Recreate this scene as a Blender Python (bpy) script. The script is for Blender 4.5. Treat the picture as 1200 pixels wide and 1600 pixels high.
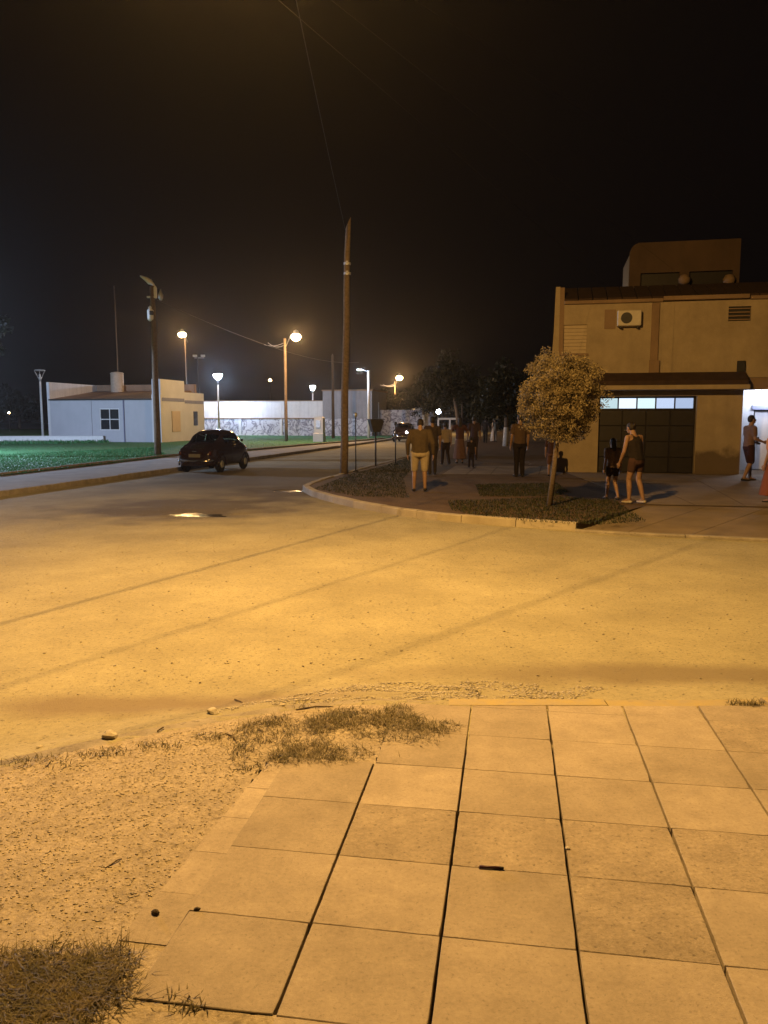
import bpy, bmesh, math, random
import numpy as np
from mathutils import Vector, Matrix, noise
random.seed(7); RNG = np.random.default_rng(7)
for o in list(bpy.data.objects): bpy.data.objects.remove(o)
S = bpy.context.scene
COL = S.collection
# ------------------------------------------------------------------ camera
F = 1225.0; CX = 600.0; CY = 800.0; HZ = 652.0; H = 1.68
PITCH = math.atan((CY - HZ) / F); PC, PS = math.cos(PITCH), math.sin(PITCH)
cd = bpy.data.cameras.new('camera'); cam = bpy.data.objects.new('camera', cd); COL.objects.link(cam)
cam.location = (0, 0, H); cam.rotation_euler = (math.pi / 2 - PITCH, 0, 0)
cd.sensor_fit = 'VERTICAL'; cd.sensor_height = 24; cd.lens = 12 * F / 800.0
cd.clip_start = 0.05; cd.clip_end = 1500
S.camera = cam
# ------------------------------------------------------------------ night sky
w = bpy.data.worlds.new('World'); S.world = w; w.use_nodes = True
nt = w.node_tree; nt.nodes.clear()
sky = nt.nodes.new('ShaderNodeTexSky'); sky.sky_type = 'NISHITA'; sky.sun_disc = False
sky.sun_elevation = math.radians(-6); sky.sun_rotation = math.radians(200)
bg0 = nt.nodes.new('ShaderNodeBackground'); bg0.inputs[1].default_value = 0.002
bg1 = nt.nodes.new('ShaderNodeBackground'); bg1.inputs[0].default_value = (0.0022, 0.0015, 0.0015, 1); bg1.inputs[1].default_value = 1.0
ad = nt.nodes.new('ShaderNodeAddShader'); wo = nt.nodes.new('ShaderNodeOutputWorld')
nt.links.new(sky.outputs[0], bg0.inputs[0]); nt.links.new(bg0.outputs[0], ad.inputs[0]); nt.links.new(bg1.outputs[0], ad.inputs[1]); nt.links.new(ad.outputs[0], wo.inputs[0])
# ------------------------------------------------------------------ exposure, sampling
S.view_settings.view_transform = 'Standard'; S.view_settings.look = 'None'; S.view_settings.exposure = 0; S.view_settings.gamma = 1
S.cycles.use_denoising = True; S.cycles.max_bounces = 6; S.cycles.volume_bounces = 0
S.cycles.diffuse_bounces = 3; S.cycles.glossy_bounces = 3; S.cycles.transmission_bounces = 4
S.cycles.sample_clamp_indirect = 4; S.cycles.caustics_reflective = False; S.cycles.caustics_refractive = False
SODIUM = (1.0, 0.55, 0.145); SODIUM_FAR = (1.0, 0.57, 0.22); WHITE = (0.54, 0.70, 1.0)
P_KEY = 6000.0; P_SOD = 3000.0; P_PARK = 3700.0; HAZE = 0.00040

# ------------------------------------------------------------------ geometry helpers
def ray(px, py):
    a = px - CX; b = CY - py
    return (a, F * PC + b * PS, -F * PS + b * PC)
def G(px, py, z=0.0):
    d = ray(px, py); t = (z - H) / d[2]; return Vector((d[0] * t, d[1] * t, z))
def A(px, py, Y):
    d = ray(px, py); t = Y / d[1]; return Vector((d[0] * t, Y, H + d[2] * t))
RA = math.atan(0.212)
U = Vector((math.sin(RA), math.cos(RA), 0)); V = Vector((math.cos(RA), -math.sin(RA), 0))

def link(name, me, mat=None, parent=None, loc=None, rotz=0.0):
    o = bpy.data.objects.new(name, me); COL.objects.link(o)
    if mat is not None and me is not None and hasattr(me, 'materials') and len(me.materials) == 0: me.materials.append(mat)
    if parent: o.parent = parent
    if loc is not None: o.location = loc
    o.rotation_euler = (0, 0, rotz)
    return o
def tag(o, label, cat, group=None):
    o['label'] = label; o['category'] = cat
    if group: o['group'] = group
    return o
def struct(o, kind='structure'):
    o['kind'] = kind; return o
def thing(name, label, cat, loc=(0, 0, 0), rotz=0.0, group=None):
    o = link(name, None, None, None, loc, rotz); o.empty_display_size = .2
    return tag(o, label, cat, group)
class MB:
    def __init__(s): s.bm = bmesh.new()
    def box(s, a, b, bev=0.0):
        x0, y0, z0 = a; x1, y1, z1 = b
        r = bmesh.ops.create_cube(s.bm, size=1)
        for v in r['verts']: v.co = Vector(((x0 + x1) / 2 + v.co.x * (x1 - x0), (y0 + y1) / 2 + v.co.y * (y1 - y0), (z0 + z1) / 2 + v.co.z * (z1 - z0)))
        if bev:
            es = list({e for v in r['verts'] for e in v.link_edges})
            bmesh.ops.bevel(s.bm, geom=es, offset=bev, segments=1, affect='EDGES')
        return s
    def tube(s, pts, rad, n=8, cap=True):
        pts = [Vector(p) for p in pts]; rs = rad if isinstance(rad, (list, tuple)) else [rad] * len(pts)
        rings = []
        for i, p in enumerate(pts):
            d = (pts[min(i + 1, len(pts) - 1)] - pts[max(i - 1, 0)]).normalized()
            a = d.orthogonal().normalized() if abs(d.z) > .9 else d.cross(Vector((0, 0, 1))).normalized()
            b = d.cross(a)
            if i and rings:
                pass
            rings.append([s.bm.verts.new(p + (a * math.cos(2 * math.pi * k / n) + b * math.sin(2 * math.pi * k / n)) * rs[i]) for k in range(n)])
        for r0, r1 in zip(rings, rings[1:]):
            best = min(range(n), key=lambda q: (r0[0].co - r1[q].co).length)
            for k in range(n): s.bm.faces.new((r0[k], r0[(k + 1) % n], r1[(k + 1 + best) % n], r1[(k + best) % n]))
        if cap: s.bm.faces.new(rings[0][::-1]); s.bm.faces.new(rings[-1])
        return s
    def lathe(s, prof, c=(0, 0, 0), n=16):
        c = Vector(c); rings = []
        for r, z in prof:
            rings.append([s.bm.verts.new(c + Vector((r * math.cos(2 * math.pi * k / n), r * math.sin(2 * math.pi * k / n), z))) for k in range(n)])
        for r0, r1 in zip(rings, rings[1:]):
            for k in range(n): s.bm.faces.new((r0[k], r0[(k + 1) % n], r1[(k + 1) % n], r1[k]))
        s.bm.faces.new(rings[0][::-1]); s.bm.faces.new(rings[-1])
        return s
    def prism(s, poly, y0, y1, axis='y'):
        def mk(p, q):
            if axis == 'y': return Vector((p[0], q, p[1]))
            if axis == 'x': return Vector((q, p[0], p[1]))
            return Vector((p[0], p[1], q))
        a = [s.bm.verts.new(mk(p, y0)) for p in poly]; b = [s.bm.verts.new(mk(p, y1)) for p in poly]
        n = len(poly)
        s.bm.faces.new(a[::-1]); s.bm.faces.new(b)
        for k in range(n): s.bm.faces.new((a[k], a[(k + 1) % n], b[(k + 1) % n], b[k]))
        return s
    def mesh(s, name='m', smooth=False):
        bmesh.ops.recalc_face_normals(s.bm, faces=s.bm.faces)
        me = bpy.data.meshes.new(name); s.bm.to_mesh(me); s.bm.free()
        if smooth:
            for p in me.polygons: p.use_smooth = True
        return me
    def build(s, name, mat, parent=None, smooth=False, loc=None, rotz=0.0):
        return link(name, s.mesh(name, smooth), mat, parent, loc, rotz)
def np_mesh(name, verts, faces, smooth=False):
    verts = np.asarray(verts, dtype=np.float32); faces = np.asarray(faces, dtype=np.int32)
    me = bpy.data.meshes.new(name); k = faces.shape[1]
    me.vertices.add(len(verts)); me.vertices.foreach_set('co', verts.ravel())
    me.loops.add(faces.size); me.loops.foreach_set('vertex_index', faces.ravel())
    me.polygons.add(len(faces)); me.polygons.foreach_set('loop_start', np.arange(0, faces.size, k, dtype=np.int32))
    me.polygons.foreach_set('loop_total', np.full(len(faces), k, dtype=np.int32))
    if smooth: me.polygons.foreach_set('use_smooth', np.ones(len(faces), dtype=bool))
    me.update(calc_edges=True); me.validate()
    return me
def copy_tree(o, parent=None):
    c = o.copy(); COL.objects.link(c); c.parent = parent
    for ch in list(o.children): copy_tree(ch, c)
    return c
def sag(a, b, s, n=14):
    a = Vector(a); b = Vector(b)
    return [a.lerp(b, i / n) - Vector((0, 0, 4 * s * (i / n) * (1 - i / n))) for i in range(n + 1)]
def inset(P, d):
    out = []
    for k, p in enumerate(P):
        a = P[max(k - 1, 0)]; b_ = P[min(k + 1, len(P) - 1)]; t_ = (b_ - a).normalized(); out.append(p + Vector((-t_.y, t_.x, 0)) * d)
    return out
def inpoly(x, y, poly):
    r = False; n = len(poly)
    for i in range(n):
        x0, y0 = poly[i][0], poly[i][1]; x1, y1 = poly[(i + 1) % n][0], poly[(i + 1) % n][1]
        if (y0 > y) != (y1 > y) and x < (x1 - x0) * (y - y0) / (y1 - y0) + x0: r = not r
    return r
def scatter(poly, n):
    xs = [p[0] for p in poly]; ys = [p[1] for p in poly]; out = []
    while len(out) < n:
        x = random.uniform(min(xs), max(xs)); y = random.uniform(min(ys), max(ys))
        if inpoly(x, y, poly): out.append((x, y))
    return out

# ------------------------------------------------------------------ materials
def mat(name, c1, c2=None, scale=6.0, rough=0.85, bump=0.0, bscale=60.0, metal=0.0, speck=None, speck_amt=0.6, speck_scale=90.0, vary=0.0, spec=0.3, detail=6.0, mottle=None, streak=0.0):
    m = bpy.data.materials.new(name); m.use_nodes = True; n = m.node_tree.nodes; l = m.node_tree.links
    b = n['Principled BSDF']; b.inputs['Roughness'].default_value = rough; b.inputs['Metallic'].default_value = metal
    b.inputs['Specular IOR Level'].default_value = spec
    geo = n.new('ShaderNodeNewGeometry'); c2 = c2 or tuple(x * .72 for x in c1)
    nz = n.new('ShaderNodeTexNoise'); nz.inputs['Scale'].default_value = scale; nz.inputs['Detail'].default_value = detail; nz.inputs['Roughness'].default_value = .62
    l.new(geo.outputs['Position'], nz.inputs['Vector'])
    rp = n.new('ShaderNodeValToRGB'); rp.color_ramp.elements[0].position = .34; rp.color_ramp.elements[1].position = .66
    rp.color_ramp.elements[0].color = (*c2, 1); rp.color_ramp.elements[1].color = (*c1, 1)
    l.new(nz.outputs['Fac'], rp.inputs['Fac']); out = rp.outputs['Color']
    if speck:
        vz = n.new('ShaderNodeTexNoise'); vz.inputs['Scale'].default_value = speck_scale; vz.inputs['Detail'].default_value = 2
        l.new(geo.outputs['Position'], vz.inputs['Vector'])
        r2 = n.new('ShaderNodeValToRGB'); r2.color_ramp.elements[0].position = .60; r2.color_ramp.elements[1].position = .72
        r2.color_ramp.elements[0].color = (0, 0, 0, 1); r2.color_ramp.elements[1].color = (speck_amt,) * 3 + (1,)
        l.new(vz.outputs['Fac'], r2.inputs['Fac'])
        mx = n.new('ShaderNodeMix'); mx.data_type = 'RGBA'; l.new(r2.outputs['Color'], mx.inputs[0]); l.new(out, mx.inputs[6]); mx.inputs[7].default_value = (*speck, 1); out = mx.outputs[2]
    if mottle:
        for msc, amt in mottle:
            a_ = n.new('ShaderNodeTexNoise'); a_.inputs['Scale'].default_value = msc; a_.inputs['Detail'].default_value = 4; a_.inputs['Roughness'].default_value = .75; l.new(geo.outputs['Position'], a_.inputs['Vector'])
            r_ = n.new('ShaderNodeMapRange'); r_.inputs[1].default_value = .32; r_.inputs[2].default_value = .68; r_.inputs[3].default_value = 1 - amt; r_.inputs[4].default_value = 1 + amt; l.new(a_.outputs['Fac'], r_.inputs[0])
            h_ = n.new('ShaderNodeHueSaturation'); l.new(r_.outputs[0], h_.inputs['Value']); l.new(out, h_.inputs['Color']); out = h_.outputs['Color']
    if streak:
        mp = n.new('ShaderNodeVectorMath'); mp.operation = 'MULTIPLY'; mp.inputs[1].default_value = (2.6, 2.6, .22); l.new(geo.outputs['Position'], mp.inputs[0])
        a_ = n.new('ShaderNodeTexNoise'); a_.inputs['Scale'].default_value = 1.6; a_.inputs['Detail'].default_value = 6; l.new(mp.outputs[0], a_.inputs['Vector'])
        r_ = n.new('ShaderNodeMapRange'); r_.inputs[1].default_value = .45; r_.inputs[2].default_value = .72; r_.inputs[3].default_value = 1; r_.inputs[4].default_value = 1 - streak; l.new(a_.outputs['Fac'], r_.inputs[0])
        h_ = n.new('ShaderNodeHueSaturation'); l.new(r_.outputs[0], h_.inputs['Value']); l.new(out, h_.inputs['Color']); out = h_.outputs['Color']
    if vary:
        oi = n.new('ShaderNodeObjectInfo'); mr = n.new('ShaderNodeMapRange'); mr.inputs[3].default_value = 1 - vary; mr.inputs[4].default_value = 1 + vary
        l.new(oi.outputs['Random'], mr.inputs[0]); hs = n.new('ShaderNodeHueSaturation'); l.new(mr.outputs[0], hs.inputs['Value']); l.new(out, hs.inputs['Color']); out = hs.outputs['Color']
    l.new(out, b.inputs['Base Color'])
    if bump:
        bz = n.new('ShaderNodeTexNoise'); bz.inputs['Scale'].default_value = bscale; bz.inputs['Detail'].default_value = 5; bz.inputs['Roughness'].default_value = .7
        l.new(geo.outputs['Position'], bz.inputs['Vector'])
        bp = n.new('ShaderNodeBump'); bp.inputs['Strength'].default_value = bump; bp.inputs['Distance'].default_value = .02
        l.new(bz.outputs['Fac'], bp.inputs['Height']); l.new(bp.outputs['Normal'], b.inputs['Normal'])
    return m
def emit(name, c, s):
    m = bpy.data.materials.new(name); m.use_nodes = True; n = m.node_tree.nodes; n.clear()
    e = n.new('ShaderNodeEmission'); e.inputs[0].default_value = (*c, 1); e.inputs[1].default_value = s
    o = n.new('ShaderNodeOutputMaterial'); m.node_tree.links.new(e.outputs[0], o.inputs[0]); return m
def leafmat(name, c1, c2):
    m = mat(name, c1, c2, scale=9, rough=.55, spec=.25); n = m.node_tree.nodes; l = m.node_tree.links
    b = n['Principled BSDF']; t = n.new('ShaderNodeBsdfTranslucent'); t.inputs[0].default_value = (*c1, 1)
    a = n.new('ShaderNodeMixShader'); a.inputs[0].default_value = .25
    l.new(b.outputs[0], a.inputs[1]); l.new(t.outputs[0], a.inputs[2]); l.new(a.outputs[0], n['Material Output'].inputs[0]); return m

M = {}
M['tile'] = mat('concrete_tile', (.40, .345, .295), (.305, .262, .222), scale=2.4, rough=.9, mottle=[(9, .09), (60, .10)], bump=.3, bscale=170, speck=(.15, .13, .11), speck_amt=.4, speck_scale=75, vary=.10)
M['tile_pitted'] = mat('pitted_concrete_tile', (.38, .325, .27), (.285, .243, .203), mottle=[(14, .10), (55, .16)], scale=5, rough=.93, bump=.4, bscale=70, speck=(.11, .095, .08), speck_amt=.6, speck_scale=48, vary=.06)
M['soil'] = mat('dark_soil', (.09, .068, .05), (.05, .038, .028), scale=20, bump=.5)
M['gravelbed'] = mat('gritty_earth', (.39, .335, .275), (.31, .265, .215), mottle=[(20, .14), (70, .2)], scale=5, bump=.5, bscale=60, speck=(.13, .105, .08), speck_amt=.7, speck_scale=38)
M['pebble'] = mat('pebble', (.42, .37, .30), (.32, .28, .23), scale=24, rough=.9)
M['stone'] = mat('pale_stone', (.55, .50, .43), (.38, .34, .29), scale=18, bump=.4)
M['kerb'] = mat('kerb_concrete', (.36, .325, .28), (.22, .195, .165), scale=5, bump=.5, bscale=50, speck=(.09, .075, .06), speck_amt=.6, speck_scale=20)
M['kerb_yellow'] = mat('worn_yellow_kerb', (.42, .34, .17), (.36, .31, .23), scale=9, bump=.4, bscale=60, speck=(.30, .26, .22), speck_amt=.8, speck_scale=14)
M['kerb_white'] = mat('limewashed_kerb', (.44, .39, .31), (.30, .26, .20), scale=1.6, bump=.4, bscale=40)
M['dirt'] = mat('packed_dirt', (.12, .078, .046), (.075, .048, .028), scale=1.6, bump=.5, bscale=30, speck=(.17, .13, .10), speck_amt=.5, speck_scale=18)
M['concrete'] = mat('old_concrete', (.23, .18, .13), (.16, .125, .09), scale=1.3, bump=.3, bscale=40)
M['path'] = mat('grey_path', (.34, .33, .32), (.24, .235, .23), scale=1.2, bump=.2)
M['turf'] = mat('turf_soil', (.055, .18, .07), (.04, .13, .05), scale=2, bump=.6, bscale=12)
M['grass'] = leafmat('grass_blade', (.07, .24, .095), (.05, .17, .065))
M['drygrass'] = leafmat('dry_grass_blade', (.17, .135, .06), (.085, .075, .032))
M['darkgrass'] = leafmat('dark_grass_blade', (.055, .06, .022), (.03, .035, .014))
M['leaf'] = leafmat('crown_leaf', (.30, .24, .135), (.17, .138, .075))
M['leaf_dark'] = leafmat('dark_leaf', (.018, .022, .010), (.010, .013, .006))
M['bark'] = mat('bark', (.16, .12, .085), (.085, .063, .045), scale=22, bump=.8, bscale=40)
M['limewash'] = mat('limewashed_trunk', (.62, .60, .55), (.45, .43, .39), scale=9, bump=.3)
M['wood'] = mat('weathered_pole_wood', (.19, .14, .095), (.11, .08, .055), scale=14, bump=.6, bscale=50)
M['darkwood'] = mat('tarred_pole_wood', (.06, .045, .035), (.035, .027, .02), scale=14, bump=.6, bscale=50)
M['iron'] = mat('dark_iron', (.035, .032, .03), (.022, .02, .02), rough=.5, spec=.4)
M['galv'] = mat('galvanised_steel', (.55, .56, .58), (.42, .43, .45), rough=.45, metal=.5)
M['whitepaint'] = mat('white_enamel', (.74, .75, .76), (.66, .67, .68), rough=.5)
M['wall_white'] = mat('white_wall', (.66, .66, .67), (.56, .56, .58), streak=.15, scale=.9, bump=.15, bscale=30)
M['wall_cream'] = mat('cream_wall', (.55, .56, .60), (.48, .49, .53), scale=1.1, bump=.15, bscale=30)
M['wall_beige'] = mat('beige_plaster', (.41, .33, .23), (.35, .28, .195), streak=.10, mottle=[(2.2, .1)], scale=.8, bump=.35, bscale=22)
M['wall_dark'] = mat('dull_render', (.30, .205, .135), (.22, .15, .10), streak=.10, scale=.9, bump=.3, bscale=20)
M['wall_blue'] = mat('pale_blue_wall', (.46, .47, .51), (.42, .43, .47), streak=.03, scale=.9, bump=.15, bscale=30)
M['shed_grey'] = mat('grey_render', (.30, .30, .33), (.24, .24, .265), streak=.2, scale=.9, bump=.15, bscale=30)
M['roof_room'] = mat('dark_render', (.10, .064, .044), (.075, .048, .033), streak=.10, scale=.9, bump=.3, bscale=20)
M['roof_brown'] = mat('rusty_sheet_roof', (.32, .22, .16), (.22, .15, .11), scale=1.5, bump=.2)
M['rooftile'] = mat('dark_roof_tile', (.06, .035, .024), (.04, .023, .016), scale=4, bump=.3)
M['glass'] = mat('dark_glass', (.03, .035, .04), (.02, .025, .03), rough=.06, spec=.8)
def car_glass():
    m = bpy.data.materials.new('car_glass'); m.use_nodes = True; n = m.node_tree.nodes; l = m.node_tree.links; n.clear()
    tr = n.new('ShaderNodeBsdfTransparent'); tr.inputs[0].default_value = (.62, .68, .70, 1); gl = n.new('ShaderNodeBsdfGlossy'); gl.inputs['Roughness'].default_value = .04
    mx = n.new('ShaderNodeMixShader'); fr = n.new('ShaderNodeFresnel'); fr.inputs[0].default_value = 1.7; o = n.new('ShaderNodeOutputMaterial')
    l.new(fr.outputs[0], mx.inputs[0]); l.new(tr.outputs[0], mx.inputs[1]); l.new(gl.outputs[0], mx.inputs[2]); l.new(mx.outputs[0], o.inputs[0]); return m
M['carglass'] = car_glass()
M['trim'] = mat('greyblue_trim', (.22, .23, .33), (.17, .18, .27), rough=.7)
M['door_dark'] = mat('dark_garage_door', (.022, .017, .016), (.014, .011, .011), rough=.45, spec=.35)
M['shutter'] = mat('pale_shutter', (.52, .42, .30), (.46, .37, .26), rough=.6)
M['ac'] = mat('ac_casing', (.62, .56, .47), (.54, .49, .42), rough=.5)
M['black'] = mat('black_rubber', (.012, .012, .012), (.008, .008, .008), rough=.7)
M['chrome'] = mat('chrome', (.6, .6, .6), (.55, .55, .55), rough=.18, metal=1)
M['paint'] = mat('dark_car_paint', (.026, .013, .012), (.020, .010, .010), rough=.16, spec=.5)
M['taillamp'] = mat('tail_lamp', (.07, .012, .010), (.05, .01, .008), rough=.2)
M['plate'] = mat('number_plate', (.2, .2, .2), (.16, .16, .16), rough=.4)
M['tank'] = mat('fibre_cement_tank', (.50, .42, .33), (.40, .34, .27), scale=6)
M['skin'] = mat('skin', (.27, .165, .11), (.23, .135, .09), scale=20, rough=.55)
M['hair'] = mat('dark_hair', (.018, .012, .009), (.012, .008, .006), scale=60, rough=.5, bump=.5, bscale=120)
def cloth(c): return mat('cloth', c, tuple(x * .8 for x in c), scale=14, rough=.95, bump=.9, bscale=11)
def globe_mat(name, c, st):
    m = emit(name, c, st); n = m.node_tree.nodes; l = m.node_tree.links; e = n['Emission']; o = n['Material Output']
    tr = n.new('ShaderNodeBsdfTransparent'); a = n.new('ShaderNodeAddShader'); l.new(e.outputs[0], a.inputs[0]); l.new(tr.outputs[0], a.inputs[1]); l.new(a.outputs[0], o.inputs[0]); return m
GLOW_S = globe_mat('sodium_glow', (1.0, .62, .26), 50.0)
GLOW_W = globe_mat('white_glow', (.80, .88, 1.0), 45.0)
PANES = [emit('lit_pane', c, st) for c, st in [((.60, .80, .86), .95), ((.70, .82, .98), 1.35), ((.66, .84, .90), 1.2), ((.58, .70, .95), 1.0), ((.54, .67, .95), .8)]]

# road: dusty asphalt with wet darker patches round the puddles
def road_material():
    m = mat('dusty_asphalt', (.37, .335, .225), (.27, .242, .162), mottle=[(5, .06), (26, .10), (95, .12)], scale=.7, rough=.92, bump=.45, bscale=110, speck=(.11, .09, .07), speck_amt=.75, speck_scale=34, detail=9)
    n = m.node_tree.nodes; l = m.node_tree.links; b = n['Principled BSDF']; src = b.inputs['Base Color'].links[0].from_socket
    geo = n.new('ShaderNodeNewGeometry')
    def damp(prev, c, rx, ry, col, lo, hi, sc=1.1):
        s = n.new('ShaderNodeVectorMath'); s.operation = 'SUBTRACT'; s.inputs[1].default_value = (c[0], c[1], 0); l.new(geo.outputs['Position'], s.inputs[0])
        d = n.new('ShaderNodeVectorMath'); d.operation = 'MULTIPLY'; d.inputs[1].default_value = (1 / rx, 1 / ry, 0); l.new(s.outputs[0], d.inputs[0])
        q = n.new('ShaderNodeVectorMath'); q.operation = 'LENGTH'; l.new(d.outputs[0], q.inputs[0])
        z = n.new('ShaderNodeTexNoise'); z.inputs['Scale'].default_value = sc; z.inputs['Detail'].default_value = 5; l.new(geo.outputs['Position'], z.inputs['Vector'])
        k = n.new('ShaderNodeMath'); k.operation = 'MULTIPLY_ADD'; k.inputs[1].default_value = 1.5; l.new(z.outputs['Fac'], k.inputs[0]); l.new(q.outputs['Value'], k.inputs[2])
        r = n.new('ShaderNodeMapRange'); r.inputs[1].default_value = lo; r.inputs[2].default_value = hi; r.inputs[3].default_value = .8; r.inputs[4].default_value = 0; l.new(k.outputs[0], r.inputs[0])
        x = n.new('ShaderNodeMix'); x.data_type = 'RGBA'; l.new(r.outputs[0], x.inputs[0]); l.new(prev, x.inputs[6]); x.inputs[7].default_value = (*col, 1)
        return x.outputs[2]
    wet = (.085, .066, .05)
    src = damp(src, (-3.9, 15.6), 2.6, 2.4, wet, 1.2, 1.85)
    src = damp(src, (-2.3, 19.2), 1.6, 2.6, wet, 1.2, 1.9)
    src = damp(src, (-3.2, 24.0), 4.6, 6.0, (.13, .105, .08), 1.2, 2.0, .5)
    src = damp(src, (1.9, 5.35), 1.9, .28, (.19, .155, .11), 1.1, 1.9, 1.6)
    src = damp(src, (-1.6, 4.75), 1.6, .22, (.21, .165, .115), 1.1, 1.9, 2.2)
    l.new(src, b.inputs['Base Color']); return m
M['road'] = road_material()

# ================================================================== THE SETTING
gm = MB(); gm.box((-235, -30, -1.0), (235, 238, -.30)); struct(gm.build('ground', M['dirt']))

# near kerb line (our pavement corner), from right to left
KN = [G(*q) for q in [(2300, 1096), (1700, 1098), (1200, 1100), (1030, 1101), (860, 1101), (740, 1102), (640, 1099), (550, 1098), (470, 1106), (370, 1121), (250, 1143), (130, 1168), (0, 1197), (-220, 1260), (-600, 1390)]]
kx = np.array([p.x for p in KN])[::-1]; ky = np.array([p.y for p in KN])[::-1]
def near_kerb_y(x): return float(np.interp(x, kx, ky))
PUD = [(-3.62, 14.65, 1.0, .45, .050), (-2.42, 19.55, .55, .4, .045)]
def road_z(x, y):
    z = -.12 + .010 * noise.noise(Vector((x * .35, y * .35, 3))) + .004 * noise.noise(Vector((x * 1.7, y * 1.7, 9)))
    d = y - near_kerb_y(x)
    if -0.6 < d < 2: z += (.108 if x < .6 else .092) * math.exp(-(max(d, 0) / .48) ** 2) + (.012 * noise.noise(Vector((x * 4, y * 9, 1))) if d < .8 else 0)
    for cx, cy, rx, ry, dep in PUD:
        q = ((x - cx) / rx) ** 2 + ((y - cy) / ry) ** 2
        if q < 6: z -= dep * math.exp(-q) * (1 + 1.2 * noise.noise(Vector((x * 2.3, y * 4.2, 5))))
    return z
xs = np.concatenate([np.linspace(-200, -12, 14), np.linspace(-11, 11, 200), np.linspace(12, 200, 14)])
ys = np.concatenate([np.linspace(-28, 1.5, 8), np.linspace(2, 7, 84), np.linspace(7.12, 22, 124), np.linspace(22.5, 60, 60), np.linspace(66, 235, 22)])
vv = [(x, y, road_z(x, y)) for y in ys for x in xs]; nx = len(xs)
ff = [(j * nx + i, j * nx + i + 1, (j + 1) * nx + i + 1, (j + 1) * nx + i) for j in range(len(ys) - 1) for i in range(nx - 1)]
struct(link('road', np_mesh('road', vv, ff, True), M['road']))
# puddles
def water_mat():
    m = mat('puddle_water', (.02, .017, .014), rough=.08, spec=1.0, bump=.4, bscale=6); return m
wm = water_mat()
for cx, cy, rx, ry, dep in PUD:
    b = MB(); vs = [b.bm.verts.new((cx + rx * 1.1 * math.cos(a) * 1.2, cy + ry * 1.1 * math.sin(a) * 1.2, -.150)) for a in np.linspace(0, 2 * math.pi, 40, endpoint=False)]
    b.bm.faces.new(vs); struct(b.build('puddle', wm))

# ---- near pavement: tile coordinates
TA = math.atan(197 / 1234.0); TU = Vector((math.sin(TA), math.cos(TA), 0)); TV = Vector((math.cos(TA), -math.sin(TA), 0)); TO = G(737, 1104)
PV, PU = .436, .414
def T(v, u, z=0.0): p = TO + TV * v + TU * u; return Vector((p.x, p.y, z))
slab = [(p.x, p.y - .01) for p in KN] + [(-6.5, -3), (-6.5, -8), (12, -8)]
b = MB(); b.prism(slab, -.28, -.034, axis='z'); pave = struct(b.build('pavement', M['soil']))
def tile_mesh(w, d, m, hh=.034, c=.0018):
    b = MB(); per = []; N = 6
    for sx, sy, dx, dy in [(-1, -1, 1, 0), (1, -1, 0, 1), (1, 1, -1, 0), (-1, 1, 0, -1)]:
        for k in range(N):
            t_ = k / N; x = (sx + dx * 2 * t_) * w / 2; y = (sy + dy * 2 * t_) * d / 2
            j = random.random() ** 4 * .0016 + (.003 if k == 0 and random.random() < .2 else 0)
            per.append((x - j * (dy != 0 or k == 0) * (1 if x > 0 else -1), y - j * (dx != 0 or k == 0) * (1 if y > 0 else -1)))
    lo = [b.bm.verts.new((x, y, -hh)) for x, y in per]; md = [b.bm.verts.new((x, y, -c)) for x, y in per]
    up_ = [b.bm.verts.new((x * (1 - 2 * c * random.uniform(.9, 1.4) / w), y * (1 - 2 * c * random.uniform(.9, 1.4) / d), 0)) for x, y in per]; n = len(per)
    for r0, r1 in ((lo, md), (md, up_)):
        for k in range(n): b.bm.faces.new((r0[k], r0[(k + 1) % n], r1[(k + 1) % n], r1[k]))
    b.bm.faces.new(up_); me = b.mesh('paving_tile'); me.materials.append(m); return me
full = [tile_mesh(PV - .0095, PU - .0008, M['tile']) for _ in range(8)]
full_p = [tile_mesh(PV - .0095, PU - .0008, M['tile_pitted']) for _ in range(4)]
pitted = {(1, 4), (3, 0), (2, 3), (-1, 3), (0, 3), (1, 3), (4, 2)}
def place_tile(j, i):
    o = link('paving_tile', random.choice(full_p if (j, i) in pitted else full), None, pave)
    o.location = T((j + .5) * PV, -(i + .5) * PU, random.uniform(-.0004, .0004)); o.rotation_euler = (random.gauss(0, .0005), random.gauss(0, .0008), -TA + random.gauss(0, .003))
for j in range(-2, 9):
    i0 = 2 if j == -2 else 0
    for i in range(i0, 6 if j == -2 else 7):
        place_tile(j, i)
for j in range(0, 9):       # cut tiles between the first full row and the kerb
    def ue(v): return max(.02, (T(v, 0).y * 0 + .165 * v + .012 * (v > .4)))
    va, vb = j * PV + .0075, (j + 1) * PV - .0075
    bm_ = MB(); c = [(va, .0025), (vb, .0025), (vb, ue(vb)), (va, ue(va))]
    c = [T(*q) for q in c]; bm_.prism([(q.x, q.y) for q in c], -.034, -.002 + random.uniform(-.002, .002), axis='z'); bm_.build('paving_tile', M['tile'], pave)
for k in range(5):          # border strip on the left of the tiles
    u0 = -.90 - k * .27; u1 = u0 - .268
    def le(u): return -.95 - .085 * (-.9 - u) / 1.35 + random.uniform(-.004, .004)
    c = [T(-.868, u0), T(le(u0), u0), T(le((u0 + u1) / 2), (u0 + u1) / 2), T(le(u1), u1), T(-.868, u1)]
    bm_ = MB(); bm_.prism([(q.x, q.y) for q in c], -.034, -.003 - .0015 * random.random(), axis='z'); bm_.build('border_strip', M['tile'], pave)
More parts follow.
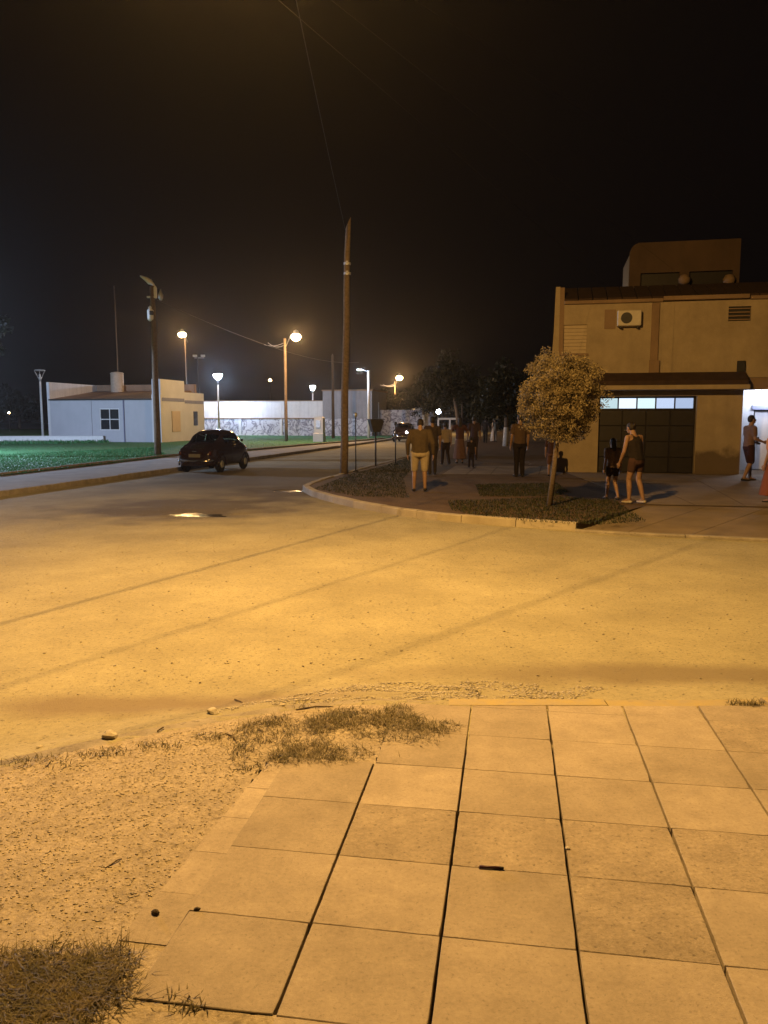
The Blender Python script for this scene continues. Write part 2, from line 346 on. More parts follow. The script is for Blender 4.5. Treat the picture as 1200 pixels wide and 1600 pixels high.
# near kerb stones
def kerb_run(pts, width, z0, z1, seg, parent, mfun, side=1, gap=.012, jitter=.006, lean=0.0):
    P = [Vector(p) for p in pts]; L = [0]
    for a, b_ in zip(P, P[1:]): L.append(L[-1] + (b_ - a).length)
    def at(s):
        s = max(0, min(L[-1], s))
        for k in range(len(P) - 1):
            if s <= L[k + 1]: return P[k].lerp(P[k + 1], (s - L[k]) / max(1e-6, L[k + 1] - L[k])), (P[k + 1] - P[k]).normalized()
        return P[-1], (P[-1] - P[-2]).normalized()
    n = max(1, int(L[-1] / seg))
    for k in range(n):
        s0 = L[-1] * k / n + gap / 2; s1 = L[-1] * (k + 1) / n - gap / 2
        dz = random.uniform(-jitter, jitter); b = MB(); prev = None; st = [at(s0 + (s1 - s0) * t) for t in (0, .5, 1)]
        rings = []
        for p, d in st:
            nn = Vector((-d.y, d.x, 0)) * side; c = .015
            prof = [(0 + lean, z0), (0, z1 + dz - c), (c, z1 + dz), (width - c, z1 + dz), (width, z1 + dz - c), (width, z0)]
            rings.append([b.bm.verts.new((p.x + nn.x * q, p.y + nn.y * q, z)) for q, z in prof])
        for r0, r1 in zip(rings, rings[1:]):
            for q in range(6): b.bm.faces.new((r0[q], r0[(q + 1) % 6], r1[(q + 1) % 6], r1[q]))
        b.bm.faces.new(rings[0][::-1]); b.bm.faces.new(rings[-1])
        b.build('kerb_stone', mfun((s0 + s1) / 2 / L[-1], st[1][0]), parent)
kerb_run([(p.x, p.y, 0) for p in KN[1:]], .13, -.26, -.010, .9, pave, lambda t, p: M['kerb_yellow'] if p.x > .75 else M['kerb'], side=-1, jitter=.008)
# earth between the tiles and the kerb, with grit pressed into it
tilearea = [T(-.97, -.88), T(-.44, -.82), T(-.44, .02), T(0, .02), T(4, .65), T(4, -2.9), T(-.44, -2.9), T(-.44, -2.49), T(-.865, -2.49), T(-.865, -2.25), T(-1.0, -2.25)]
tilearea = [(p.x, p.y) for p in tilearea]
def earth_z(x, y): return -.006 + .003 * noise.noise(Vector((x * 2.2, y * 2.2, 4))) + .002 * noise.noise(Vector((x * 11, y * 11, 2)))
gx = np.arange(-4.0, .3, .02); gy = np.arange(.6, 5.1, .02); vid = {}; vv = []; ff = []
kerb_in = [(p.x, p.y - .02) for p in KN] + [(-6.5, -3), (-6.5, -8), (12, -8)]
ok = {}
for i, x in enumerate(gx):
    for j, y in enumerate(gy): ok[i, j] = inpoly(x, y, kerb_in) and not inpoly(x, y, tilearea)
for i in range(len(gx) - 1):
    for j in range(len(gy) - 1):
        q = [(i, j), (i + 1, j), (i + 1, j + 1), (i, j + 1)]
        if sum(ok[k] for k in q) >= 1:
            for k in q:
                if k not in vid: vid[k] = len(vv); vv.append((gx[k[0]], gy[k[1]], earth_z(gx[k[0]], gy[k[1]]) if ok[k] else -.006))
            ff.append([vid[k] for k in q])
struct(link('bare_earth', np_mesh('bare_earth', vv, ff, True), M['gravelbed']))
OCT = np.array([(1, 0, 0), (0, 1, 0), (-1, 0, 0), (0, -1, 0), (0, 0, 1), (0, 0, -1), (.7, .7, .5), (-.7, .7, .5), (-.7, -.7, .5), (.7, -.7, .5)], float)
OCF = [(4, 6, 7), (4, 7, 8), (4, 8, 9), (4, 9, 6), (0, 1, 6), (6, 1, 7), (1, 2, 7), (7, 2, 8), (2, 3, 8), (8, 3, 9), (3, 0, 9), (9, 0, 6), (0, 5, 1), (1, 5, 2), (2, 5, 3), (3, 5, 0)]
def pebbles(name, pts, zf, smin, smax, m, sink=.3):
    vv = []; ff = []
    for x, y in pts:
        s = smin + (smax - smin) * random.random() ** 2.2; a = random.random() * 6.28; c, sn = math.cos(a), math.sin(a)
        q = OCT * (1 + RNG.uniform(-.28, .28, OCT.shape)) * np.array([s * random.uniform(.8, 1.5), s * random.uniform(.6, 1), s * random.uniform(.3, .5)])
        r = np.stack([q[:, 0] * c - q[:, 1] * sn + x, q[:, 0] * sn + q[:, 1] * c + y, q[:, 2] + zf(x, y) + s * (.5 - sink)], 1)
        k = len(vv) * len(OCT); vv.append(r); ff += [(a_ + k, b_ + k, c_ + k) for a_, b_, c_ in OCF]
    return struct(link(name, np_mesh(name, np.concatenate(vv), ff), m), 'stuff')
earth_poly = [(p.x, p.y - .05) for p in KN[7:]] + [(-4, .5)] + [(p.x, p.y) for p in [T(-1.1, -3), T(-1.03, -2.2), T(-.98, -.88), T(-.5, -.80)]]
def dens(pts, sc, th, z=0): return [p for p in pts if noise.noise(Vector((p[0] * sc, p[1] * sc, z))) > th]
o = pebbles('grit', scatter(earth_poly, 17000), earth_z, .002, .0062, M['pebble'], .42); tag(o, 'small grit and stones pressed into bare earth beside the tiles', 'grit')
rp = [(p.x, p.y + .03) for p in [G(330, 1104), G(470, 1100), G(600, 1092), G(760, 1094), G(880, 1094)]] + [(p.x, p.y) for p in [G(950, 1056), G(760, 1040), G(560, 1046), G(380, 1085)]]
o = pebbles('loose_gravel', dens(scatter(rp, 3200), 3.5, -.25), road_z, .004, .011, M['stone'], .40); tag(o, 'loose pale gravel gathered along the near kerb', 'gravel')
rp2 = [(-5, 4.7), (-1.2, 4.9), (5.5, 4.9), (6.5, 9), (2, 15), (-6, 16)]
o = pebbles('road_grit', scatter(rp2, 2600), road_z, .004, .011, M['pebble'], .2); tag(o, 'sparse grit and crumbs strewn over the dusty road', 'grit')

# ---- right far block
KR_px = [(1700, 872), (1450, 858), (1200, 845), (1080, 839), (980, 835), (900, 830), (800, 823), (700, 815), (620, 805), (560, 795), (515, 784), (486, 775), (472, 767)]
KR = [G(px, py, -.12) for px, py in KR_px]
KR = [Vector((p.x, p.y, 0)) for p in KR]
e0 = KR[-1]; KR += [e0 + Vector((.05, .8, 0)), e0 + Vector((.30, 2.4, 0))] + [e0 + Vector((.30 + .212 * (t - 2.4), t, 0)) for t in (10, 40, 110, 214)]
DW = (3, 6)   # kerb indices of the dropped driveway kerb
ap_r, ap_l = G(1500, 800), G(1010, 790)
blk = [(p.x, p.y) for p in KR[4:]] + [(230, 235), (230, 5)] + [(KR[0].x, KR[0].y)] + [(KR[0].x, ap_r.y + .3), (ap_r.x, ap_r.y), (ap_l.x, ap_l.y)]
blk = [(p.x, p.y) for p in inset(KR[5:], -.09)] + [(230, 235), (230, 5), (KR[0].x + 6, KR[0].y), (ap_r.x, ap_r.y), (ap_l.x, ap_l.y)]
b = MB(); b.prism(blk, -.29, 0, axis='z'); rblock = struct(b.build('corner_pavement', M['dirt']))
kerb_run(KR[5:], .16, -.28, .012, 1.0, rblock, lambda t, p: M['kerb_white'], side=-1, jitter=.012, lean=-.02)
kerb_run([p.lerp(p, 0) for p in KR[:6]], .13, -.28, -.072, 1.3, rblock, lambda t, p: M['kerb'], side=1, jitter=.006)
# driveway apron slabs sloping to the road
front = [KR[5] + Vector((.12, -.02, 0)), KR[4], KR[3], KR[2], KR[1], KR[0]]
for k in range(5):
    t0, t1 = k / 5, (k + 1) / 5
    a0 = front[k]; a1 = front[k + 1]; b0 = ap_l.lerp(ap_r, t0); b1 = ap_l.lerp(ap_r, t1)
    bm_ = MB(); e = .006
    top = [Vector((a0.x + e, a0.y, -.085)), Vector((a1.x - e, a1.y, -.085)), Vector((b1.x - e, b1.y, .004)), Vector((b0.x + e, b0.y, .004))]
    t_ = [bm_.bm.verts.new(q) for q in top]; d_ = [bm_.bm.verts.new((q.x, q.y, -.28)) for q in top]
    bm_.bm.faces.new(t_); bm_.bm.faces.new(d_[::-1])
    for q in range(4): bm_.bm.faces.new((t_[q], d_[q], d_[(q + 1) % 4], t_[(q + 1) % 4]))
    bm_.build('driveway_slab', M['concrete'], rblock)
def sheet(name, poly, z, m, parent=None, kind='structure'):
    b = MB(); b.prism(poly, z - .003 if z < .05 else z - .01, z, axis='z'); o = b.build(name, m, parent)
    if kind and not parent: o['kind'] = kind
    return o
# concrete walk in front of the building
q = [G(1010, 789), G(1500, 799), G(1500, 748), G(880, 737), G(860, 745), G(905, 770)]
for k in range(6):
    t0, t1 = k / 6, (k + 1) / 6
    a0 = q[0].lerp(q[1], t0); a1 = q[0].lerp(q[1], t1); b0 = q[3].lerp(q[2], t0); b1 = q[3].lerp(q[2], t1)
    e = .008; sheet('walk_slab', [(a0.x + e, a0.y + .01), (a1.x - e, a1.y + .01), (b1.x - e, b1.y), (b0.x + e, b0.y)], .014, M['concrete'], rblock)
c0, c1, c2, c3 = G(690, 742), G(880, 742), G(880, 729), G(712, 728)
for k in range(5):
    a0 = c0.lerp(c1, k / 5); a1 = c0.lerp(c1, (k + 1) / 5); b0 = c3.lerp(c2, k / 5); b1 = c3.lerp(c2, (k + 1) / 5)
    sheet('walk_slab', [(a0.x + .01, a0.y), (a1.x - .01, a1.y), (b1.x - .01, b1.y), (b0.x + .01, b0.y)], .012, M['concrete'], rblock)

# ---- left block with the lawn
def lk(y): return -8.7 + .212 * (y - 18)
cL = Vector((lk(13.5), 13.5, 0))
KL = [cL + V * -70, cL + V * -14, cL + V * -3, cL + V * -1.2 + U * .3, cL + U * 1.4] + [Vector((lk(y), y, 0)) for y in (17, 26, 40, 60, 90, 130, 234)]
b = MB(); b.prism([(p.x, p.y) for p in inset(KL, .08)] + [(-230, 234), (-230, 40)], -.29, 0, axis='z'); lblock = struct(b.build('park_pavement', M['path']))
kerb_run(KL[3:11], .14, -.28, .012, 1.4, lblock, lambda t, p: M['kerb'], side=1, jitter=.008)
LAWN = [Vector(p) for p in [G(-500, 800), G(0, 744), G(265, 713.5), G(300, 711), G(395, 704), G(470, 697), G(560, 689.5), G(600, 686)]]
lawn_poly = [(p.x, p.y) for p in LAWN] + [(8, 112), (-90, 112), (-90, 40)]
b = MB(); b.prism(lawn_poly, -.02, .035, axis='z'); struct(b.build('lawn_soil', M['turf']))
kerb_run([Vector((p.x, p.y, 0)) for p in LAWN[1:]], .12, -.02, .10, 1.6, lblock, lambda t, p: M['kerb'], side=1, jitter=.01)
b = MB(); b.box((-2, 0, 0), (.0, .0, 0)) if False else None

# grass blades
def blades(name, pts, hmin, hmax, wd, zf, m, lean=.6, segs=2):
    vv = np.zeros((len(pts) * 5, 3), np.float32); ff = np.zeros((len(pts) * 3, 3), np.int32)
    for k, (x, y) in enumerate(pts):
        a = random.random() * 6.283; d = (math.cos(a), math.sin(a)); hh = random.uniform(hmin, hmax); ln = hh * lean * random.uniform(.3, 1.5); z = zf(x, y)
        sx, sy = -d[1] * wd * .5, d[0] * wd * .5
        mx, my = x + d[0] * ln * .4, y + d[1] * ln * .4; tx, ty = x + d[0] * ln * 1.1, y + d[1] * ln * 1.1
        vv[k * 5:k * 5 + 5] = [(x - sx, y - sy, z), (x + sx, y + sy, z), (mx - sx * .8, my - sy * .8, z + hh * .62), (mx + sx * .8, my + sy * .8, z + hh * .62), (tx, ty, z + hh * random.uniform(.75, 1.05))]
        i = k * 5; ff[k * 3:k * 3 + 3] = [(i, i + 1, i + 3), (i, i + 3, i + 2), (i + 2, i + 3, i + 4)]
    return struct(link(name, np_mesh(name, vv, ff), m), 'stuff')
def blob(c, rx, ry, n, edge=.55, sc=3.0, rot=0.0):
    out = []
    while len(out) < n:
        x, y = random.uniform(-1.5, 1.5), random.uniform(-1.5, 1.5); d = math.hypot(x, y)
        X = c[0] + (x * rx) * math.cos(rot) - (y * ry) * math.sin(rot); Y = c[1] + (x * rx) * math.sin(rot) + (y * ry) * math.cos(rot)
        if d + edge * noise.noise(Vector((X * sc, Y * sc, 7))) + .6 * random.random() < 1.1: out.append((X, Y))
    return out
def near_z(x, y): return -.012 if y < near_kerb_y(x) else road_z(x, y)
ga = G(560, 1125); gb = G(490, 1180); gc = G(640, 1140)
pts = blob((ga.x, ga.y), .48, .20, 3800, .9, 5) + blob((gb.x - .03, gb.y), .32, .13, 1500, .9, 6) + blob((gc.x, gc.y), .24, .2, 1300, .9, 6) + blob((G(430, 1145).x, G(430, 1145).y), .26, .2, 800, .9, 6)
o = blades('dry_grass', pts, .008, .034, .0036, near_z, M['drygrass'], 1.9); tag(o, 'dry grass patch growing over the corner of the tiles', 'grass')
gd = G(95, 1545)
pts = blob((gd.x - .03, gd.y),   .30, .19, 5200, .5, 5) + blob((G(0, 1560).x - .25, gd.y - .02), .3, .2, 2600)
o = blades('dry_grass', pts, .008, .036, .0034, near_z, M['drygrass'], 2.1); tag(o, 'dark tuft of grass in the near left corner of the picture', 'grass')
pts = []
for px, py, n, r in [(250, 1165, 120, .14), (60, 1188, 150, .2), (330, 1150, 100, .12), (390, 1200, 70, .12), (160, 1175, 120, .15), (280, 1560, 40, .06), (300, 1575, 30, .05), (420, 1130, 90, .1)]:
    c = G(px, py); pts += blob((c.x, c.y), r, r * .45, n)
o = blades('dry_grass', pts, .01, .03, .0045, near_z, M['drygrass'], 1.5); tag(o, 'thin straggling grass along the near left kerb', 'grass')
c = G(1165, 1097); o = blades('weed', blob((c.x, c.y), .10, .05, 260), .015, .05, .005, near_z, M['drygrass'], 1.0); tag(o, 'small weed tuft at the far right end of the near kerb', 'weed')
# verge grass at the far corner
def poly_px(l): return [(G(*p).x, G(*p).y) for p in l]
vg1 = poly_px([(700, 783), (880, 777), (960, 782), (1010, 815), (940, 820), (840, 816), (740, 806), (705, 797)])
vg2 = poly_px([(742, 757), (870, 755), (888, 768), (870, 776), (750, 776)])
vg3 = poly_px([(490, 764), (545, 742), (600, 728), (640, 714), (650, 725), (630, 748), (640, 778), (560, 776)])
for lab, pl, n in [('dark verge grass round the foot of the round tree', vg1, 8000), ('dark grass bed behind the round tree', vg2, 5000), ('dark grass verge between the utility pole and the road', vg3, 8000)]:
    o = blades('verge_grass', scatter(pl, n), .015, .05, .012, lambda x, y: .0, M['darkgrass'], .8); tag(o, lab, 'grass')
# lawn grass: denser nearby
pts = [p for p in scatter([(p[0], p[1]) for p in lawn_poly], 60000) if p[1] < 70]
near_lawn = poly_px([(-60, 752), (0, 745), (265, 714), (240, 700), (0, 712), (-60, 715)])
pts = pts[:26000] + scatter(near_lawn, 20000)
o = blades('lawn_grass', pts, .02, .06, .03, lambda x, y: .03, M['grass'], .7); tag(o, 'green lawn in front of the white house', 'lawn')
lw = poly_px([(-60, 693), (170, 690), (170, 693), (-60, 697)])
o = blades('lawn_grass', scatter(lw, 2500), .08, .26, .05, lambda x, y: .03, M['grass'], .5); tag(o, 'taller ragged grass against the low white wall', 'lawn')

# ================================================================== STREET LAMPS AND POLES
def lamp_light(parent, loc, power, col, radius=.09, spot=None, blend=.5, name='bulb'):
    L = bpy.data.lights.new(name, 'SPOT' if spot else 'POINT'); L.energy = power; L.color = col; L.shadow_soft_size = radius
    if spot: L.spot_size = math.radians(spot); L.spot_blend = blend
    o = bpy.data.objects.new(name, L); COL.objects.link(o); o.parent = parent; o.location = loc; return o
def pole_mesh(top, r0, r1, n=10, wob=.01):
    return MB().tube([(wob * math.sin(k * 1.9) * (k / 6), wob * math.cos(k * 1.3) * (k / 6), top * k / 6) for k in range(7)], [r0 + (r1 - r0) * k / 6 for k in range(7)], n)
# the utility pole on the far corner
pb = G(537, 740); ptop = A(543.5, 350, pb.y)
t = thing('utility_pole', 'tall bare wooden utility pole on the far corner', 'pole', pb)
dx = ptop.x - pb.x; hh = ptop.z
b = MB(); b.tube([(dx * k / 8 + .012 * math.sin(k * 1.7), .01 * math.cos(k), -.1 + (hh + .1) * k / 8) for k in range(9)], [.125 - .045 * k / 8 for k in range(9)], 12)
b.bm.verts.ensure_lookup_table()
for v in b.bm.verts:
    if v.co.z > hh - .05: v.co.z += (v.co.x - dx) * 2.2      # slanted cut top
b.build('shaft', M['wood'], t, True)
zc = A(540, 412, pb.y).z
for dz in (0, -.28):
    b = MB(); b.lathe([(.098, -.03), (.104, -.03), (.104, .03), (.098, .03)], (dx * .85, 0, zc + dz), 12).box((dx * .85 - .03, -.17, zc + dz - .05), (dx * .85 + .03, -.10, zc + dz + .05)); b.build('clamp_band', M['galv'], t)
    MB().lathe([(.018, -.03), (.03, -.02), (.02, 0), (.03, .02), (.012, .04)], (dx * .85, -.2, zc + dz), 10).build('insulator', M['galv'], t)
# lamp hung over the crossing on a span cable
LAMP = Vector((-1.25, 7.3, 6.9))
ctop = Vector((pb.x + dx * .97, pb.y, hh - .45))
tag(MB().tube(sag(ctop, LAMP + Vector((0, 0, .75)), .12) + sag(LAMP + Vector((0, 0, .75)), (-2.6, -9.5, 8.0), .15)[1:], .005, 6).build('span_cable', M['black']), 'span cable running up from the corner pole toward the viewer', 'cable')
t = thing('utility_pole', 'wooden pole standing behind the viewer that holds the span cable', 'pole', (-2.6, -9.6, 0)); pole_mesh(8.3, .13, .09).build('shaft', M['wood'], t, True)
t = thing('street_lamp', 'sodium lamp hanging over the crossing out of view', 'street lamp', LAMP)
MB().lathe([(.05, .62), (.07, .55), (.10, .45), (.10, .30), (.19, .24), (.24, .08), (.235, .08), (.18, .22), (.05, .26)], (0, 0, 0), 20).build('shade', M['galv'], t, True)
MB().tube([(0, 0, .6), (0, 0, .76)], .012, 6).build('hanger', M['iron'], t)
lamp_light(t, (0, 0, .02), P_KEY, SODIUM, .012)
# service wires passing under that lamp
for k, (a_, b_, fr, lab) in enumerate([((0, 975), (460, 850), .16, 'lowest of the service wires crossing over the road'), ((110, 1040), (460, 930), .15, 'middle service wire crossing over the road'), ((600, 1025), (950, 900), .13, 'service wire crossing over the road nearest the viewer')]):
    L0 = LAMP + Vector((0, 0, .02)); P1 = G(*a_, -.12); P2 = G(*b_, -.12); Q1 = L0 + (P1 - L0) * fr; Q2 = L0 + (P2 - L0) * fr; d = (Q2 - Q1).normalized()
    tag(MB().tube([Q1 - d * 9, Q1, Q2, Q2 + d * 22], .0025 if k == 0 else .0014, 6).build('service_wire', M['black']), lab, 'wire', 'service wires')

# dark pole beside the small car with unlit lamp fittings on top
D = 34.6; pb2 = G(247, 712)
t = thing('utility_pole', 'dark wooden pole beside the lawn with white fittings on top', 'pole', pb2); h2 = A(245, 447, D).z
def LP(px, py, y=0.0): p = A(px, py, D + y); return p - Vector((pb2.x, pb2.y, 0))
pole_mesh(h2, .15, .10).build('shaft', M['wood'], t, True)
hd = MB(); a0, a1 = LP(219, 431), LP(243, 447); hd.tube([LP(243, 449), LP(240, 445), LP(234, 440.5), LP(228, 436), LP(219, 431)], [.04, .05, .12, .09, .03], 8); hd.build('lamp_head', M['whitepaint'], t, True)
MB().box(LP(240.5, 466) + Vector((0, -.06, 0)), LP(244.5, 449) + Vector((0, .06, 0)), .01).build('bracket_post', M['whitepaint'], t)
MB().box(LP(230, 465.5) + Vector((0, -.07, 0)), LP(243, 463) + Vector((0, .05, 0)), .01).build('bracket_arm', M['whitepaint'], t)
MB().lathe([(.05, -.22), (.10, -.12), (.11, .0), (.06, .12), (.02, .25)], LP(251, 461), 10).build('insulator', M['galv'], t, True)
b = MB(); c = LP(236, 490); b.lathe([(.09, -.32), (.16, -.25), (.17, .12), (.10, .22), (.12, .26), (.02, .34)], c, 12); b.build('transformer_can', M['whitepaint'], t, True)
MB().box(c + Vector((-.02, -.20, -.08)), c + Vector((.14, .05, .10)), .02).build('junction_box', M['iron'], t)
tag(MB().tube(sag(pb2 + Vector((0, 0, h2 - .5)), (-3.0, 95, 8.2), .9, 18), .010, 5).build('overhead_cable', M['iron']), 'overhead cable from the pole beside the lawn going back up the street', 'cable')

def sodium_post(label, base_px, top_py, lamp_px, D, power, r=.12, arm_left=True, glow=.32, m='wood', fwd=1.4):
    base = A(base_px, 660, D); base.z = 0
    t = thing('street_lamp', label, 'street lamp', base, 0, 'sodium street lamps along the street')
    def L(px, py): p = A(px, py, D); return p - Vector((base.x, base.y, 0))
    tp = L(base_px, top_py); pole_mesh(tp.z, r, r * .75).build('shaft', M[m], t, True)
    lp = A(*lamp_px, D - fwd) - Vector((base.x, base.y, 0))
    MB().tube([tp - Vector((0, 0, .5)), tp + Vector(((lp.x - tp.x) * .5, lp.y * .5, .12)), lp + Vector((0, 0, .22))], .03, 8).build('arm', M['galv'], t, True)
    MB().lathe([(.03, .36), (.14, .30), (.20, .10), (.21, .02), (.19, .02), (.10, .2)], lp, 16).build('shade', M['galv'], t, True)
    MB().lathe([(.10, .10), (.8 * glow, .04), (glow, -.10), (.75 * glow, -.26), (.3 * glow, -.34)], lp, 16).build('globe', GLOW_S, t, True)
    if arm_left:
        MB().tube(sag(tp - Vector((0, 0, .2)), tp + Vector((-1.6, .6, -.35)), .18), .012, 5).build('loose_cable', M['galv'], t)
        MB().tube(sag(tp - Vector((0, 0, .35)), tp + Vector((-1.3, .3, -.25)), .25), .012, 5).build('loose_cable', M['galv'], t)
    lamp_light(t, lp + Vector((0, 0, -.12)), power, SODIUM_FAR, .09)
    return t
sodium_post('tall lit sodium lamp on a wooden post beyond the small car', 447, 529, (462.5, 524), 54.7, P_SOD, fwd=2.6)
sodium_post('lit sodium lamp shining above the white house roof', 293, 526, (284.5, 521), 72, P_SOD * .8, r=.06, arm_left=False, glow=.36, m='darkwood')
sodium_post('farthest lit sodium lamp above the end of the road', 617, 596, (624, 589), 86, P_SOD * 1.4, r=.09, glow=.36)

def park_lantern(label, px, base_py_D, top_py, lit, power=0, s=1.0):
    D = base_py_D; base = A(px, 660, D); base.z = 0
    t = thing('park_lantern', label, 'park lantern', base, 0, 'park lanterns'); zt = A(px, top_py, D).z
    MB().tube([(0, 0, 0), (0, 0, zt * .5), (0, 0, zt - .75 * s)], [.09, .075, .06], 12).build('post', M['whitepaint'], t, True)
    MB().lathe([(.06, -.80), (.10, -.62), (.16, -.52), (.10, -.50)], (0, 0, zt), 14).build('collar', M['galv'], t, True)
    for k in range(4):
        a = k * math.pi / 2 + .4; MB().tube([(.11 * math.cos(a), .11 * math.sin(a), zt - .55), (.34 * s * math.cos(a), .34 * s * math.sin(a), zt - .05)], .014, 5).build('rib', M['galv'], t)
    MB().lathe([(.36 * s, -.06), (.37 * s, -.03), (.30 * s, .02), (.05, .05)], (0, 0, zt), 18).build('cap', M['galv'], t, True)
    if lit:
        MB().lathe([(.10, -.50), (.22 * s, -.34), (.30 * s, -.12), (.28 * s, -.07)], (0, 0, zt), 16).build('globe', GLOW_W, t, True)
        lamp_light(t, (0, 0, zt - .26), power, WHITE, .09)
    else:
        MB().lathe([(.05, -.50), (.07, -.40), (.05, -.30)], (0, 0, zt), 10).build('bulb', M['whitepaint'], t, True)
    return t
park_lantern('brightly lit white park lantern in front of the long white wall', 342, 69.0, 584, True, P_PARK * .85, 1.25)
park_lantern('unlit park lantern left of the white house', 66, 56, 578, False)
park_lantern('lit round park lantern beyond the tall sodium lamp post', 489, 78, 602, True, P_PARK * .12, .9)
# the lantern standing out of view on the left that lights the lawn
park_lantern('lit park lantern out of view left of the lawn', -210, 33, 545, True, P_PARK * 3.2)

# steel mast with a small lamp head on an arm
D = 64; base = A(576, 660, D); base.z = 0
t = thing('street_lamp', 'slim white steel lamp mast with a lit head on a short arm', 'street lamp', base)
def L(px, py): p = A(px, py, D); return p - Vector((base.x, base.y, 0))
MB().tube([(0, 0, 0), (0, 0, L(576, 579).z)], [.13, .10], 12).build('mast', M['whitepaint'], t, True)
MB().tube([L(576, 581), L(570, 579), L(564, 577)], .04, 8).build('arm', M['galv'], t)
c = L(561.5, 577.5); MB().box(c + Vector((-.20, -.16, -.02)), c + Vector((.22, .16, .10)), .03).build('head', M['galv'], t)
MB().box(c + Vector((-.16, -.12, -.05)), c + Vector((.16, .12, -.021))).build('lens', GLOW_W, t)
lamp_light(t, c + Vector((0, 0, -.15)), P_PARK * .10, WHITE, .08)
# twin floodlight mast, unlit
D = 98; base = A(311.5, 660, D); base.z = 0
t = thing('floodlight_mast', 'thin mast with two unlit floodlights behind the white house', 'mast', base)
MB().tube([(0, 0, 0), (0, 0, A(311, 556, D).z)], [.09, .06], 10).build('mast', M['iron'], t, True)
for px in (304.5, 317):
    c = A(px, 556, D) - Vector((base.x, base.y, 0)); MB().box(c + Vector((-.25, -.12, -.13)), c + Vector((.25, .12, .13)), .03).build('floodlight', M['whitepaint'], t)
c = A(311, 559, D) - Vector((base.x, base.y, 0)); MB().box(c + Vector((-.6, .13, -.04)), c + Vector((.6, .2, .04))).build('crossarm', M['galv'], t)
# more poles of the street
for lab, px, D, tpy, r in [('thin dark pole just left of the corner pole', 520.5, 62, 555, .13), ('slim pole rising behind the distant trees', 722, 60, 578, .09), ('thin pole at the left above the white house', 187, 74, 448, .08)]:
    base = A(px, 660, D); base.z = 0; t = thing('utility_pole', lab, 'pole', base); pole_mesh(A(px, tpy, D).z, r, r * .7).build('shaft', M['darkwood'], t, True)
    MB().lathe([(.03, -.15), (.06, -.1), (.03, 0), (.05, .04), (.02, .1)], (0, -.05, A(px, tpy, D).z), 8).build('insulator', M['iron'], t)
# tiny far lamps
for lab, px, py, D, r, g, pl in [('tiny far warm light over the white wall', 422, 594, 105, .15, GLOW_S, 1), ('tiny far white light between the people and the trees', 685, 643, 110, .30, GLOW_W, 1), ('small warm light seen left of the round tree crown', 808, 625, 90, .2, GLOW_S, 1), ('tiny dim light far at the left edge', 14, 645, 95, .09, GLOW_S, 1)]:
    p = A(px, py, D); t = thing('far_lamp', lab, 'lamp', (p.x, p.y, 0)); MB().tube([(0, 0, 0), (0, 0, p.z - r)], .06, 8).build('post', M['iron'], t)
    MB().lathe([(.3 * r, -r), (.8 * r, -.6 * r), (r, 0), (.8 * r, .6 * r), (.3 * r, r)], (0, 0, p.z), 12).build('globe', g, t, True)

# concrete meter pillar by the road
base = G(499, 691); D = base.y
t = thing('meter_pillar', 'stout concrete meter pillar beside the far pavement', 'pillar', base, -RA)
hz = A(499, 651, D).z; sc = D / 1225
MB().box((-.36, -.3, 0), (.36, .3, .62), .03).build('plinth', M['wall_cream'], t)
MB().prism([(-.28, .62), (.33, .62), (.33, hz - .1), (.22, hz), (-.28, hz)], -.25, .25).build('shaft', M['wall_cream'], t)
MB().box((-.16, -.27, 1.0), (.16, -.252, 1.5), .004).build('meter_hatch', M['galv'], t)

# posts along the verge: sapling stakes and a raised waste basket
for lab, px, by, ty, rr in [('thin iron post with a pale knob left of the waste basket', 556, 737, 648, .018), ('thin iron post right of the waste basket', 618, 726, 662, .022)]:
    base = G(px, by); t = thing('iron_post', lab, 'post', base); z = A(px, ty, base.y).z
    MB().tube([(0, 0, -.05), (0, 0, z)], rr, 8).build('shaft', M['iron'], t, True)
    MB().lathe([(.02, -.09), (.055, -.03), (.055, .03), (.02, .07)], (0, 0, z), 10).build('knob', M['galv'] if px == 556 else M['iron'], t, True)
    MB().lathe([(.09, 0), (.09, .02), (.03, .05)], (0, 0, 0), 10).build('foot', M['iron'], t)
base = G(587, 728); t = thing('waste_basket', 'dark raised waste basket on a post at the roadside', 'waste basket', base, .3); D = base.y
z0, z1 = A(587, 675, D).z, A(587, 656, D).z
MB().tube([(0, 0, -.05), (0, 0, z0 + .03)], .032, 8).build('post', M['iron'], t, True)
MB().prism([(-.13, z0), (.13, z0), (.26, z1 - .06), (.22, z1), (-.24, z1)], -.16, .16).build('basket', M['iron'], t)
b = MB()
for sx in (-.26, .24): b.box((sx, -.2, z1 + .002), (sx + .03, .2, z1 + .03))
for sy in (-.2, .17): b.box((-.226, sy, z1 + .003), (.236, sy + .03, z1 + .029))
b.build('rim', M['iron'], t)

